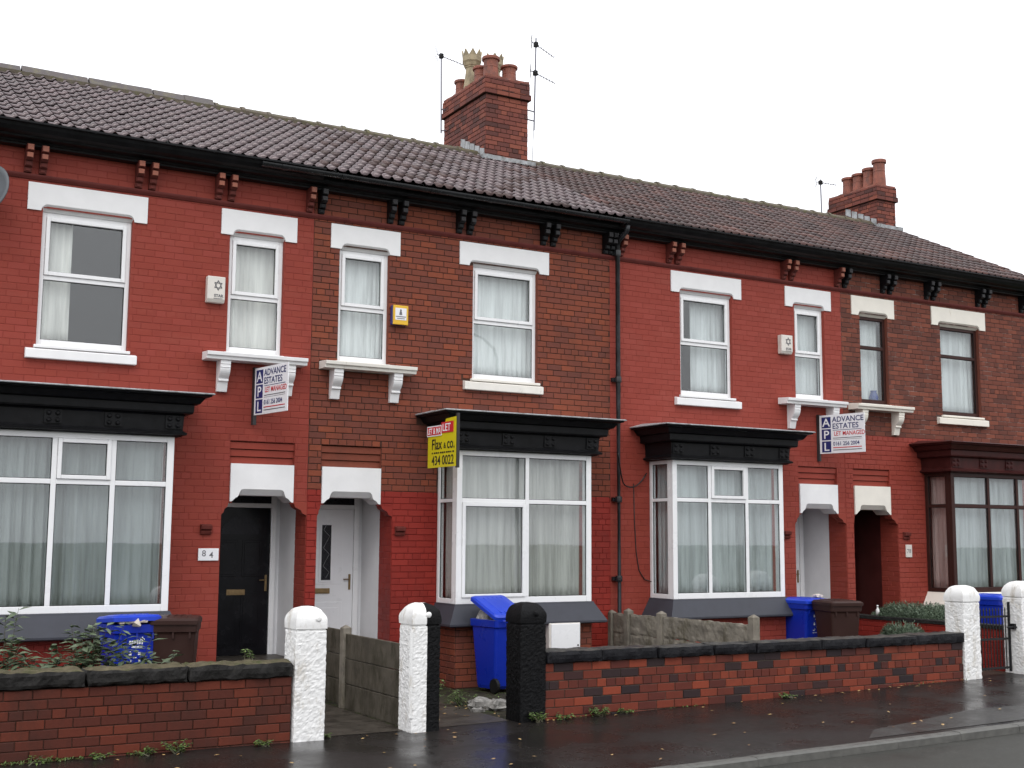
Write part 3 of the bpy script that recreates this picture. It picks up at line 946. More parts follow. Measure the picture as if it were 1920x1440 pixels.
def build_roof(parent, x0, x1, tilemats, ridge_style, cut=None, verge=False, rx1=None, rx0=None):
    base = MB()
    ov = 0.03
    base.quad((x0, EAVE_Y + .03, EAVE_Z - .012), (x1, EAVE_Y + .03, EAVE_Z - .012), (x1, RIDGE_Y, RIDGE_Z - .03), (x0, RIDGE_Y, RIDGE_Z - .03))
    base.quad((x0, RIDGE_Y, RIDGE_Z - .03), (x1, RIDGE_Y, RIDGE_Z - .03), (x1, 2 * RIDGE_Y + .4, EAVE_Z), (x0, 2 * RIDGE_Y + .4, EAVE_Z))
    roof = base.build('roof', 'tile', parent, origin=((x0 + x1) / 2, 0, EAVE_Z), recalc=False)
    ncol, nrow = 15, 14
    w = (x1 - x0) / ncol
    ang = math.atan(SLOPE)
    slope_len = (RIDGE_Y - EAVE_Y) / math.cos(ang)
    gauge = slope_len / nrow
    for r in range(nrow):
        for c in range(ncol):
            mn = RND.choice(tilemats)
            o = bpy.data.objects.new('roof_tile', tile_mesh(w, gauge + 0.06, mn))
            s = r * gauge
            pos = Vector((x0 + c * w, EAVE_Y + s * math.cos(ang), EAVE_Z + s * math.sin(ang)))
            if cut and cut(pos.x + w / 2, pos.y + gauge * .5):
                continue
            COL.objects.link(o)
            o.parent = roof
            o.location = pos - WO[roof] + Vector((0, RND.uniform(-.006, .006), RND.uniform(0, .004)))
            o.rotation_euler = (ang + RND.uniform(-.006, .006), RND.uniform(-.008, .008), RND.uniform(-.006, .006))
            v = min(1.0, max(0.0, RND.gauss(0.45, 0.22)))
            o.color = (v, v, v, 1)
    # ridge tiles
    if ridge_style == 'angular':
        ln, mat = 0.47, 'ridge'
        prof = [(-.16, -.085), (-.03, .055), (0, .07), (.03, .055), (.16, -.085), (.13, -.09), (0, .045), (-.13, -.09)]
    else:
        ln, mat = 0.45, 'ridge_moss'
        prof = [(.125 * math.cos(a), -.07 + .115 * math.sin(a)) for a in [math.pi * i / 8 for i in range(9)]]
        prof = prof + [(.10 * math.cos(a), -.07 + .09 * math.sin(a)) for a in [math.pi - math.pi * i / 8 for i in range(9)]]
    rb = MB()
    rb.prism(prof, 'x', 0, ln + 0.02)
    if ridge_style != 'angular':     # the collar where one ridge tile laps the next
        rb.prism([(p[0] * 1.12, (p[1] + .07) * 1.14 - .068) for p in prof], 'x', 0, 0.06)
    r0 = rb.build('ridge_tile', mat, roof, local=True)
    xe0, xe1 = x0, x1
    x0, x1 = (x0 if rx0 is None else rx0), (x1 if rx1 is None else rx1)
    n = int(round((x1 - x0) / ln))
    for i in range(n):
        xx = x0 + i * (x1 - x0) / n
        if cut and cut(xx + ln / 2, RIDGE_Y):
            continue
        o = r0 if i == 0 else bpy.data.objects.new('ridge_tile', r0.data)
        if i:
            COL.objects.link(o)
        o.parent = roof
        z = RIDGE_Z + 0.035 + ((0.03 + RND.uniform(-.012, .012)) if ridge_style == 'angular' else 0) + RND.uniform(-.008, .008)
        o.location = Vector((xx, RIDGE_Y, z)) - WO[roof]
        o.rotation_euler = (RND.uniform(-.03, .03), RND.uniform(-.012, .012), 0)
        o.scale = ((x1 - x0) / n / ln * (0.92 if ridge_style == 'angular' and i % 2 == 0 else 0.97 if ridge_style == 'angular' else 1.0), 1, 1)
        o.color = (0, 0, 0, 1)
    x0, x1 = xe0, xe1
    mo = MB()      # bedding mortar under the ridge
    rock_block(mo, x0, x1, RIDGE_Y - .17, RIDGE_Y + .17, RIDGE_Z - .08, RIDGE_Z + .0, 0.012, 0.08, 3)
    mo.build('ridge_mortar', 'ridge_moss', roof)
    return roof

def house(num, axis, s, o):
    X = lambda d: axis + s * d
    def rx(d0, d1):
        a, b = X(d0), X(d1)
        return (a, b) if a < b else (b, a)
    D1 = 4.9
    hx0, hx1 = rx(0, D1)
    root = empty('terrace_house', ((hx0 + hx1) / 2, 0, gz((hx0 + hx1) / 2)), o['label'], 'house', 'terraced houses in the row')
    up_m, lo_m, zp = o['upper'], o['lower'], o['zpaint']
    mort = {'paint_red': 'mortar_red', 'paint_red_b': 'mortar_red', 'paint_crimson': 'mortar_crim', 'brick': 'mortar_dark', 'brick_b': 'mortar_mid'}
    di, do = o['door']
    NW, WW = o['nw'], o['ww']
    BD0, BD1 = 1.95, 4.16
    BZ0, BZ1 = 0.70, 2.82
    holes = [(*rx(*NW[:2]), NW[2], ZL0 + .04), (*rx(*WW[:2]), WW[2], ZL0 + .04), (*rx(di, do), -0.7, 2.03),
             (*rx(.235, 1.025), 2.03, 2.34), (*rx(.19, 1.07), 2.545, 2.842), (*rx(BD0 + .05, BD1 - .05), BZ0, BZ1)]
    # ---- wall: mortar plane with openings
    z0w, z1w = -0.7, 6.48
    xs = sorted({hx0, hx1} | {h[i] for h in holes for i in (0, 1)})
    zs = sorted({z0w, z1w, zp} | {h[i] for h in holes for i in (2, 3)})
    wb = MB()
    for i in range(len(xs) - 1):
        for j in range(len(zs) - 1):
            mx_, mz_ = (xs[i] + xs[i + 1]) / 2, (zs[j] + zs[j + 1]) / 2
            if any(h[0] < mx_ < h[1] and h[2] < mz_ < h[3] for h in holes):
                continue
            wb.quad((xs[i], 0, zs[j]), (xs[i + 1], 0, zs[j]), (xs[i + 1], 0, zs[j + 1]), (xs[i], 0, zs[j + 1]), 0 if mz_ > zp else 1)
    for n_, h in enumerate(holes[:2]):
        for xx in h[:2]:
            wb.quad((xx, 0.0, h[2]), (xx, .16, h[2]), (xx, .16, h[3]), (xx, 0, h[3]), 2)
        wb.quad((h[0], 0, h[2]), (h[1], 0, h[2]), (h[1], .16, h[2]), (h[0], .16, h[2]), 2)
        wb.quad((h[0], .12, h[3]), (h[1], .12, h[3]), (h[1], .16, h[3]), (h[0], .16, h[3]), 2)
    wall = wb.build('wall', [mort[up_m], mort[lo_m], o.get('reveal', up_m)], root, recalc=False)
    excl = holes[:2] + holes[2:3] + [
        (*rx(*o['nl']), ZL0, ZL1), (*rx(*o['wl']), ZL0, ZL1), (*rx(.20, 1.06), 2.0, 2.545), (*rx(.185, 1.075), 2.545, 2.845),
        (*rx(2.33, 3.66), 3.735, 3.9), (*rx(.12, 1.49), 3.86, 4.0), (*rx(BD0 - .02, BD1 + .02), -0.7, 2.9), (*rx(1.6, 4.5), 3.2, 3.33), (hx0 - 1, hx1 + 1, 5.955, 6.02)]
    painted = 'paint' in up_m
    rows = brick_rows(hx0, hx1, z0w + 0.02, 6.42, excl, COURSE, BL, joint=.0065 if painted else .010, seed=num)
    lay_bricks(wall, facing(0.0), rows, lambda x, z, r: up_m if z > zp else lo_m, 0.0075 if not painted else 0.0032, 300, [up_m, lo_m], seed=num)
    # ---- string course, cornice, corbels
    sb = MB()
    sb.prism([(0, 5.955), (-.018, 5.955), (-.036, 5.985), (-.04, 6.0), (-.034, 6.018), (0, 6.022)], 'x', hx0, hx1)
    sb.build('string_course', 'paint_string', root)
    cb = MB()
    if o['cornice'] == 'deep':
        cp = [(0, 6.335), (-.13, 6.335), (-.135, 6.358), (-.155, 6.364), (-.165, 6.385), (-.27, 6.395), (-.28, 6.42), (-.30, 6.425), (-.345, 6.445), (-.385, 6.49), (-.40, 6.53), (-.43, 6.535), (-.43, 6.562), (0, 6.57)]
        cb.prism(cp, 'x', hx0, hx1)
    else:
        cp = [(0, 6.335), (-.13, 6.335), (-.135, 6.358), (-.155, 6.364), (-.165, 6.385), (-.26, 6.395), (-.275, 6.42), (-.275, 6.53), (0, 6.54)]
        cb.prism(cp, 'x', hx0, hx1)
    cb.build('eaves_cornice', 'black', root, bevel=0.003)
    for d in o['corbels']:
        for q in (-.087, .087):
            corbel(root, X(d) + q, o['corbel_mats'])
    # ---- upper windows
    for nm, W_, L_, wide in (('narrow', NW, o['nl'], False), ('wide', WW, o['wl'], True)):
        a, b = rx(*W_[:2])
        pl = Pl('x', 0.06, 1)
        window(root, pl, a, b, W_[2], ZL0, (), (o['utr'],), fr=0.055, mat=o['frame'], opening=o.get('uopen', ()), bottom_extra=0.03)
        la, lb = rx(*L_)
        lintel(root, la, lb, ZL0, ZL1, o['stone'])
    a, b = rx(2.33, 3.655)
    m = MB()
    m.prism([(0.06, 3.735), (-.075, 3.735), (-.078, 3.845), (0.06, 3.88)], 'x', a, b)
    wa, wb_ = rx(WW[0] - .03, WW[1] + .03)
    m.box(wa, wb_, -.05, .055, 3.868, 3.905)
    m.build('window_sill', o['sill'], root, bevel=0.008)
    a, b = rx(.125, 1.485)
    m = MB()
    m.prism([(0.06, 3.87), (-.225, 3.87), (-.232, 3.912), (-.26, 3.918), (-.265, 3.965), (0.06, 3.985)], 'x', a, b)
    wa, wb_ = rx(NW[0] - .03, NW[1] + .03)
    m.box(wa, wb_, -.03, .055, 3.98, 4.005)
    m.build('balcony_sill', o['sill'], root, bevel=0.006)
    for d in (.34, 1.225):
        console(root, X(d), o['sill_br'])
    # ---- door recess
    a, b = rx(.20, 1.06)
    door_lintel(root, a, b, 2.05, 2.135, 2.545, o['stone_door'])
    pa, pb = rx(.19, 1.07)
    m = MB()
    for k in range(3):
        yy = 0.055 - 0.018 * k
        m.box(pa, pb, yy, .13, 2.548 + k * .0975, 2.548 + k * .0975 + .084)
    m.box(pa, pb, .085, .12, 2.54, 2.85)
    for xx in (pa, pb):
        m.quad((xx, 0, 2.545), (xx, .1, 2.545), (xx, .1, 2.842), (xx, 0, 2.842))
    m.quad((pa, 0, 2.842), (pb, 0, 2.842), (pb, .1, 2.842), (pa, .1, 2.842))
    m.build('door_panel_courses', up_m if 'paint' in up_m or zp < 2.8 else lo_m, root, recalc=False)
    ja, jb = rx(di, do)
    for xl, xj, sg in ((rx(.20, 1.06)[0], ja, 1), (rx(.20, 1.06)[1], jb, -1)):     # ogee shoulders below the lintel
        w = abs(xl - xj)
        if w < .01:
            continue
        pts = [(xj - sg * .001, 2.048), (xl, 2.048), (xl - sg * w * .12, 2.03), (xl - sg * w * .2, 1.99), (xl - sg * w * .45, 1.965), (xl - sg * w * .6, 1.95), (xl - sg * w * .7, 1.91), (xl - sg * w * .98, 1.885), (xj - sg * .001, 1.865)]
        m = MB()
        m.prism(pts, 'y', -.005, .16)
        m.build('door_corbel', lo_m, root)
    pr = MB()
    RD = 0.42
    DY = 1.06
    for xx in (ja, jb):
        pr.quad((xx, 0, -.7), (xx, RD, -.7), (xx, RD, 2.3), (xx, 0, 2.3), 0)
        pr.quad((xx, RD, -.7), (xx, DY, -.7), (xx, DY, 2.3), (xx, RD, 2.3), 1)
    pr.quad((ja, 0.3, 2.3), (jb, 0.3, 2.3), (jb, DY, 2.3), (ja, DY, 2.3), 1)
    pr.quad((ja, DY, -.7), (jb, DY, -.7), (jb, DY, 2.3), (ja, DY, 2.3), 1)
    porch = pr.build('porch', [lo_m, o['porch']], root, recalc=False)
    lay_bricks(porch, facing_left(jb), brick_rows(.004, RD, -.66, 1.87, [], COURSE, BL, joint=.0065, seed=num + 9), lambda x, z, r: lo_m, .0032, 80, [lo_m], seed=num + 9)
    st = MB()
    st.box(ja, jb, -.02, DY, -.6, -.02)
    st.box(ja - .03, jb + .03, -.33, -.02, -.6, -.19)
    st.build('door_step', 'path', root, bevel=0.01)
    # door at the back of the recess
    dr = o['door_kind']
    fa, fb = ja + .07, jb - .07
    fm = MB()
    ym = DY - .06
    frm = .075
    fm.box(fa, fa + frm, ym, DY - .005, -.02, 2.25)
    fm.box(fb - frm, fb, ym, DY - .005, -.02, 2.25)
    fm.box(fa + frm, fb - frm, ym + .001, DY - .005, 2.0, 2.06)
    fm.build('door_frame', o['door_frame'], root, bevel=0.005)
    gb = MB()
    gb.box(fa + frm, fb - frm, ym + .02, ym + .03, 2.06, 2.25)
    gb.build('fanlight', 'glass_dark', root)
    dm = MB()
    l0, l1 = fa + frm + .004, fb - frm - .004
    y0 = ym + .018
    dm.box(l0, l1, y0, y0 + .03, -.015, 1.996)
    if dr == 'black':
        for (u0, u1) in ((.14, .46), (.54, .86)):
            for (v0, v1) in ((.1, .85), (1.05, 1.55)):
                x0_, x1_ = l0 + (l1 - l0) * u0, l0 + (l1 - l0) * u1
                dm.box(x0_, x1_, y0 - .008, y0, v0, v1)
                dm.box(x0_ + .03, x1_ - .03, y0 - .016, y0 - .008, v0 + .03, v1 - .03)
    if dr in ('white', 'plainwhite'):
        x0_, x1_ = l0 + (l1 - l0) * .2, l0 + (l1 - l0) * .8
        dm.box(x0_, x1_, y0 - .006, y0, .12, .68)
        dm.box(x0_ + .05, x1_ - .05, y0 - .013, y0 - .006, .2, .6)
        dm.box(x0_, x1_, y0 - .006, y0, .93, 1.86)
    door = dm.build('door', {'black': 'door_black', 'white': 'door_white', 'plainwhite': 'door_white', 'brown': 'door_brown'}[dr], root, bevel=0.004)
    if dr == 'black':
        fanm = MB()
        cx_, n = (l0 + l1) / 2, 10
        pts = [(cx_ + .27 * math.cos(math.pi * i / n), 1.63 + .25 * math.sin(math.pi * i / n)) for i in range(n + 1)]
        fanm.prism(pts, 'y', y0 - .006, y0 - .001)
        fanm.build('glazed_fan', 'glass_dark', door)
    if dr == 'white':
        gm = MB()
        xc_ = l0 + (l1 - l0) * .48
        gm.box(xc_ - .105, xc_ + .105, y0 - .014, y0 - .0055, .96, 1.80)
        gm.build('glazing_bead', 'door_white', door, bevel=.004)
        gm = MB()
        gm.box(xc_ - .07, xc_ + .07, y0 - .018, y0 - .0135, .99, 1.77)
        gm.build('leaded_pane', 'glass_dark', door)
        gm = MB()
        for i in range(9):
            zz = 1.02 + i * .085
            gm.tube([(xc_ + .05 * math.sin(i * 2.1), y0 - .019, zz), (xc_ + .05 * math.sin(i * 2.1 + 2), y0 - .019, zz + .08)], .003, 4)
        gm.build('leading', 'lead', door)
    lb = MB()
    xc_ = l0 + (l1 - l0) * (.40 if dr != 'black' else .45)
    lb.box(xc_ - .13, xc_ + .13, y0 - .018, y0 - .001, .80, .875)
    lb.box(xc_ - .10, xc_ + .10, y0 - .024, y0 - .018, .815, .86)
    lb.build('letter_plate', 'brass', door, bevel=.003)
    hd = MB()
    xh = l1 - .05
    hd.box(xh - .015, xh + .015, y0 - .014, y0 - .001, .85, 1.07)
    hd.tube([(xh, y0 - .03, 1.0), (xh - .10, y0 - .035, 1.0)], .009, 6)
    hd.tube([(xh, y0 - .01, 1.0), (xh, y0 - .035, 1.0)], .009, 6)
    hd.build('door_handle', 'brass', door)
    # ---- bay window
    BY = -0.60
    bx0, bx1 = rx(BD0, BD1)
    zb0, zb1 = -0.7, 0.47
    bw = MB()
    bw.quad((bx0, BY, zb0), (bx1, BY, zb0), (bx1, BY, zb1), (bx0, BY, zb1))
    bw.quad((bx0, 0, zb0), (bx0, BY, zb0), (bx0, BY, zb1), (bx0, 0, zb1))
    bw.quad((bx1, 0, zb0), (bx1, BY, zb0), (bx1, BY, zb1), (bx1, 0, zb1))
    bay_m = o['bay_brick']
    bwall = bw.build('bay_wall', mort[bay_m] if bay_m in mort else 'mortar_dark', root, recalc=False)
    lay_bricks(bwall, facing(BY), brick_rows(bx0, bx1, zb0 + .02, zb1, [], COURSE, BL, seed=num + 3), lambda x, z, r: bay_m, .006, 150, [bay_m], seed=num + 3)
    lay_bricks(bwall, facing_left(bx0), brick_rows(BY, 0, zb0 + .02, zb1, [], COURSE, BL, seed=num + 4), lambda x, z, r: bay_m, .006, 60, [bay_m], seed=num + 4)
    def ring(off, z, wall_y=0.012):
        return [(bx0 - off, wall_y, z), (bx0 - off, BY - off, z), (bx1 + off, BY - off, z), (bx1 + off, wall_y, z)]
    ap = MB()
    ap.loft_u([ring(-.03, .40), ring(.14, .40), ring(.165, .415), ring(.165, .44), ring(.03, .675), ring(.02, .70), ring(-.05, .70)], 0)
    ap.build('bay_sill', o['apron'], root, recalc=False)
    co = MB()
    co.loft_u([ring(-.05, 2.805), ring(.055, 2.805), ring(.075, 2.82), ring(.115, 2.826), ring(.12, 2.85), ring(.085, 2.87), ring(.075, 2.885), ring(.085, 3.06), ring(.10, 3.075),
               ring(.165, 3.085), ring(.175, 3.105), ring(.18, 3.19), ring(.235, 3.205), ring(.25, 3.225), ring(.285, 3.275), ring(.345, 3.292), ring(.352, 3.312), ring(-.1, 3.312)], 0)
    cor = co.build('bay_cornice', o['bay_paint'], root, recalc=False)
    lr = MB()
    ov = .375
    ring_top = ring(ov, 3.314)
    lr.loft_u([ring_top, ring(ov + .004, 3.322), ring(ov - .01, 3.334), [(bx0 - ov + .25, .01, 3.40), (bx0 - ov + .3, -.05, 3.40), (bx1 + ov - .3, -.05, 3.40), (bx1 + ov - .25, .01, 3.40)]])
    lr.build('bay_roof', o['bay_roof'], root, recalc=False)
    for fx in (.02, .345, .655, .98):           # carved bosses on the cornice frieze
        xx = bx0 + (bx1 - bx0) * fx
        m = MB()
        m.box(xx - .10, xx + .10, BY - .098, BY - .06, 2.90, 3.06)
        for (ux, uz) in ((-.05, .04), (.05, .04), (-.05, -.04), (.05, -.04)):
            m.lathe([(.03, 0), (.03, .012), (.015, .024)], (0, 0, 0), 8)
            k = len(m.v) - 24
            for q in range(k, len(m.v)):
                v = m.v[q]
                m.v[q] = (xx + ux + v[0], BY - .098 - v[2], 2.98 + uz + v[1])
        m.build('cornice_boss', o['bay_paint'], cor)
    plf = Pl('x', BY, 1)
    ms = sorted(bx0 + (bx1 - bx0) * f if s > 0 else bx1 - (bx1 - bx0) * f for f in o['bay_mulls'])
    window(root, plf, bx0, bx1, BZ0, BZ1, ms, (o['btr'],), fr=.085, mw=.06, mat=o['frame'], opening=o['bay_open'], name='bay_window')
    pll = Pl('y', bx0, 1)
    window(root, pll, BY + .071, 0.0, BZ0, BZ1, (), (o['btr'],), fr=.07, mw=.05, dep=.069, mat=o['frame'], opening=(), name='bay_window')
    plr = Pl('y', bx1, -1)
    window(root, plr, BY + .071, 0.0, BZ0, BZ1, (), (o['btr'],), fr=.07, mw=.05, dep=.069, mat=o['frame'], opening=(), name='bay_window')
    # ---- rooms behind the windows
    rm = MB()
    for (za, zb) in ((-.1, 3.0), (3.2, 6.3)):
        a, b = rx(do + .25 if za < 1 else .05, D1 - .05)
        c, e = .165, 3.6
        rm.quad((a, e, za), (b, e, za), (b, e, zb), (a, e, zb))
        rm.quad((a, c, za), (a, e, za), (a, e, zb), (a, c, zb))
        rm.quad((b, c, za), (b, e, za), (b, e, zb), (b, c, zb))
        rm.quad((a, c, za), (b, c, za), (b, e, za), (a, e, za))
        rm.quad((a, c, zb), (b, c, zb), (b, e, zb), (a, e, zb))
    bi = [(bx0 + .08, BY + .08), (bx1 - .08, BY + .08), (bx1 - .08, .16), (bx0 + .08, .16)]
    rm.add([(p[0], p[1], .68) for p in bi], [(0, 1, 2, 3)])
    rm.add([(p[0], p[1], 2.80) for p in bi], [(0, 1, 2, 3)])
    rm.build('room', 'room', root, recalc=False)
    # ---- terracotta air brick / boss beside the door
    vx = X(o['vent_d'])
    m = MB()
    m.prism([(0, 1.62), (-.04, 1.625), (-.055, 1.66), (-.03, 1.675), (-.075, 1.69), (-.085, 1.74), (0, 1.755)], 'x', vx - .07, vx + .07)
    m.build('wall_boss', 'corbel_red', root, bevel=.004)
    return root, X, (bx0, bx1, BY)

def pairs(*ds):
    return [d for d in ds]

COM = dict(nl=(.247, 1.296), wl=(2.263, 3.715), cornice='deep', stone='white', stone_door='white', sill='white', sill_br='white', frame='upvc', utr=4.76,
           uopen=((0, 1),), apron='slate_paint', bay_paint='black', bay_roof='lead', porch='porch_white', door_frame='upvc', vent_d=1.36)
H84 = dict(COM, label='red painted terrace house with a black front door and white number plaque', upper='paint_red', lower='paint_red', zpaint=-0.3, door=(0.0, 1.16),
           nw=(.414, 1.17, 4.0), ww=(2.44, 3.53, 3.9), corbels=pairs(3.65, 2.31, 1.27), corbel_mats=('corbel_red', 'corbel_terracotta', 'corbel_red'),
           bay_brick='paint_crimson', bay_mulls=(.325, .63), btr=2.225, bay_open=((1, 1),), door_kind='black')
H82 = dict(COM, label='bare brick terrace house with white door, crimson painted below and a blue bin in front', upper='brick', lower='paint_crimson', zpaint=2.22, door=(.15, 1.25),
           nw=(.385, 1.14, 4.0), ww=(2.48, 3.585, 3.9), wl=(2.25, 3.775), corbels=pairs(1.21, 2.31, 3.75), corbel_mats=('black', 'corbel_grey', 'black'), cornice='shallow',
           sill='white_dirty', bay_brick='brick', bay_mulls=(.51,), btr=2.115, bay_open=((0, 0),), door_kind='white', uopen=((0, 1),))
H80 = dict(COM, label='red painted terrace house with white bay window right of the long downpipe', upper='paint_red_b', lower='paint_red', zpaint=2.9, door=(0.0, 1.16),
           nw=(.40, 1.085, 4.0), ww=(2.456, 3.53, 3.9), corbels=pairs(3.68, 1.25), corbel_mats=('corbel_red', 'corbel_terracotta', 'corbel_red'),
           bay_brick='paint_red', bay_mulls=(.34, .676), btr=2.2, bay_open=((1, 1),), door_kind='plainwhite', vent_d=1.38)
H78 = dict(COM, label='brick terrace house with dark brown window frames and cream lintels at the row end', upper='brick_b', lower='paint_red', zpaint=3.44, door=(.18, 1.25),
           nw=(.45, 1.13, 4.0), ww=(2.49, 3.54, 3.9), corbels=pairs(1.1, 2.22, 3.6), corbel_mats=('black', 'corbel_grey', 'black'), stone='cream', stone_door='cream',
           sill='cream', sill_br='cream', frame='upvc_brown', utr=5.02, uopen=(), bay_brick='paint_red', bay_mulls=(.44, .79), btr=2.22, bay_open=(), door_kind='brown',
           apron='cream', bay_paint='maroon', bay_roof='maroon', porch='porch_brown', door_frame='white_dirty', vent_d=1.42)
h84, X84, B84 = house(84, 0.0, -1, H84)
h82, X82, B82 = house(82, 0.0, 1, H82)
h80, X80, B80 = house(80, 9.8, -1, H80)
h78, X78, B78 = house(78, 9.8, 1, H78)
for h, xs_, mats in ((h84, (-.085,), H84['corbel_mats']), (h82, (.085, 4.80, 4.9), H82['corbel_mats']), (h80, (5.09, 9.70), H80['corbel_mats']), (h78, (9.88, 14.55, 14.72), H78['corbel_mats'])):
    for q in xs_:
        corbel(h, q, mats)

# ---- chimney stacks
CH1 = (4.44, 5.33, 3.3, 5.0)
CH2 = (14.34, 14.90, 3.4, 4.85)
def cut_fn(ch):
    return lambda x, y: ch[0] - .02 < x < ch[1] + .02 and ch[2] - .02 < y < ch[3]
cut1 = cut_fn(CH1)
cut2 = cut_fn(CH2)
for h_, gx, gm, sg in ((h84, -4.9, 'paint_red', -1), (h78, 14.70, 'brick_b', 1)):      # plain end walls of the row
    vb = MB()
    prof_ = [(.002, -.7), (.002, 6.3), (EAVE_Y + .5, EAVE_Z + .2), (RIDGE_Y, RIDGE_Z - .05), (2 * RIDGE_Y, EAVE_Z - .05), (2 * RIDGE_Y, -.7)]
    vb.prism(prof_, 'x', gx, gx + sg * .16)
    vb.build('gable_wall', gm, h_)
build_roof(h84, -4.9, 0.0, ['tile'], 'angular', rx1=-.45)
build_roof(h82, 0.0, 4.9, ['tile', 'tile', 'tile', 'tile_brown'], 'round', cut1, rx0=-.45)
build_roof(h80, 4.9, 9.8, ['tile_brown', 'tile_brown', 'tile_red'], 'round', cut1)
build_roof(h78, 9.8, 14.9, ['tile_brown', 'tile_red', 'tile_brown'], 'round', cut2, verge=True)

def chimney(parent, ch, zb, zt, seed, cap=True):
    x0, x1, y0, y1 = ch
    n0, n1 = zt - .33, zt - .22            # projecting band
    core = MB()
    core.box(x0 + .006, x1 - .006, y0 + .006, y1, zb, n0)
    core.box(x0 - .02, x1 + .02, y0 - .02, y1 + .02, n1 - .01, zt - .005)
    core.box(x0 - .042, x1 + .042, y0 - .042, y1 + .042, n0, n1)
    st = core.build('chimney_stack', 'mortar_dark', parent)
    mats = ['brick_chim']
    def part(u0, u1, v0, v1, place, sd):
        lay_bricks(st, place, brick_rows(u0, u1, v0, v1, [], COURSE, .25, seed=sd, header_every=4), lambda a, b, r: 'brick_chim', .009, 130, mats, seed=sd)
    part(x0, x1, zb, n0, facing(y0 + .006), seed)
    part(y0, y1, zb, n0, facing_left(x0 + .006), seed + 1)
    part(x0 - .026, x1 + .026, n1, zt, facing(y0 - .02), seed + 2)
    part(y0 - .026, y1 + .026, n1, zt, facing_left(x0 - .02), seed + 3)
    part(x0 - .048, x1 + .048, n0, n1, facing(y0 - .042), seed + 4)
    part(y0 - .048, y1 + .048, n0, n1, facing_left(x0 - .042), seed + 5)
    fl = MB()                                # mortar flaunching round the pots
    rock_block(fl, x0 - .02, x1 + .02, y0 - .02, y1 + .02, zt - .03, zt + .05, .02, .09, seed)
    fl.build('flaunching', 'terracotta', st)
    return st

def zroof(y):
    return EAVE_Z + SLOPE * (y - EAVE_Y)

st1 = chimney(h82, CH1, 8.0, 9.97, 21)
st2 = chimney(h78, CH2, 8.0, 9.42, 41)
def pot(parent, x, y, z, h, r, mat, crown=False):
    m = MB()
    if not crown:
        m.lathe([(r * 1.0, 0), (r * .98, h * .25), (r * .9, h * .55), (r * .93, h * .58), (r * .9, h * .62), (r * .92, h * .86), (r * 1.12, h * .88), (r * 1.14, h * .97), (r * 1.08, h), (r * .85, h), (r * .8, h * .7)], (x, y, z), 20)
        m.build('chimney_pot', mat, parent, smooth=False)
        return
    m.lathe([(r * 1.05, 0), (r * 1.0, h * .1), (r * .72, h * .55), (r * .72, h * .60), (r * .9, h * .64), (r * 1.0, h * .70), (r * 1.12, h * .74), (r * 1.12, h * .86), (r * .95, h * .86), (r * .8, h * .6)], (x, y, z), 8)
    n = 8
    for k in range(n):
        a0, a1 = 2 * math.pi * k / n, 2 * math.pi * (k + 1) / n
        am = (a0 + a1) / 2
        ro, ri = r * 1.12, r * .98
        p = lambda a, q, zz: (x + q * math.cos(a), y + q * math.sin(a), z + zz)
        c = math.cos(math.pi / n)
        m.add([p(a0, ro, h * .855), p(a1, ro, h * .855), p(am, ro * 1.06, h), p(a0, ri, h * .855), p(a1, ri, h * .855), p(am, ri * 1.02, h)],
              [(0, 1, 2), (3, 5, 4), (0, 2, 5, 3), (1, 4, 5, 2)])
    m.build('chimney_pot', mat, parent)
pot(st1, 4.70, 3.60, 9.99, .47, .15, 'terracotta')
pot(st1, 5.10, 3.62, 9.99, .38, .145, 'terracotta')
pot(st1, 4.70, 3.98, 9.99, .40, .145, 'terracotta')
pot(st1, 4.70, 4.36, 9.99, .86, .17, 'buff', True)
pot(st1, 4.70, 4.78, 9.99, .40, .13, 'terracotta')
pot(st1, 5.10, 4.22, 9.99, .80, .17, 'buff', True)
pot(st1, 5.10, 4.70, 9.99, .40, .14, 'terracotta')
for i, (yy, hh) in enumerate(((3.58, .62), (3.88, .50), (4.2, .45), (4.52, .44))):
    pot(st2, 14.62, yy, 9.45, hh, .145, 'terracotta')
# lead flashing stepped up the side and across the front of each stack
for st, ch in ((st1, CH1), (st2, CH2)):
    x0, x1, y0, y1 = ch
    for k in range(5):
        ya = y0 + .02 + k * .19
        m = MB()
        zz = zroof(ya)
        m.add([(x0 - .022, ya, zz + .02), (x0 - .03, ya + .15, zz + .10), (x0 - .02, ya + .16, zz + .25), (x0 - .014, ya + .01, zz + .20),
               (x0 - .006, ya, zz + .02), (x0 - .004, ya + .15, zz + .10), (x0 - .004, ya + .16, zz + .25), (x0 - .004, ya + .01, zz + .20)],
              [(0, 1, 2, 3), (4, 7, 6, 5), (0, 3, 7, 4), (1, 5, 6, 2), (0, 4, 5, 1), (2, 6, 7, 3)])
        m.build('lead_flashing', 'lead', st)
    m = MB()
    zz = zroof(y0)
    rock_block(m, x0 - .1, x1 + .1, y0 - .13, y0 - .002, zz - .02, zz + .07, .012, .05, 5)
    m.build('lead_apron', 'lead', st)

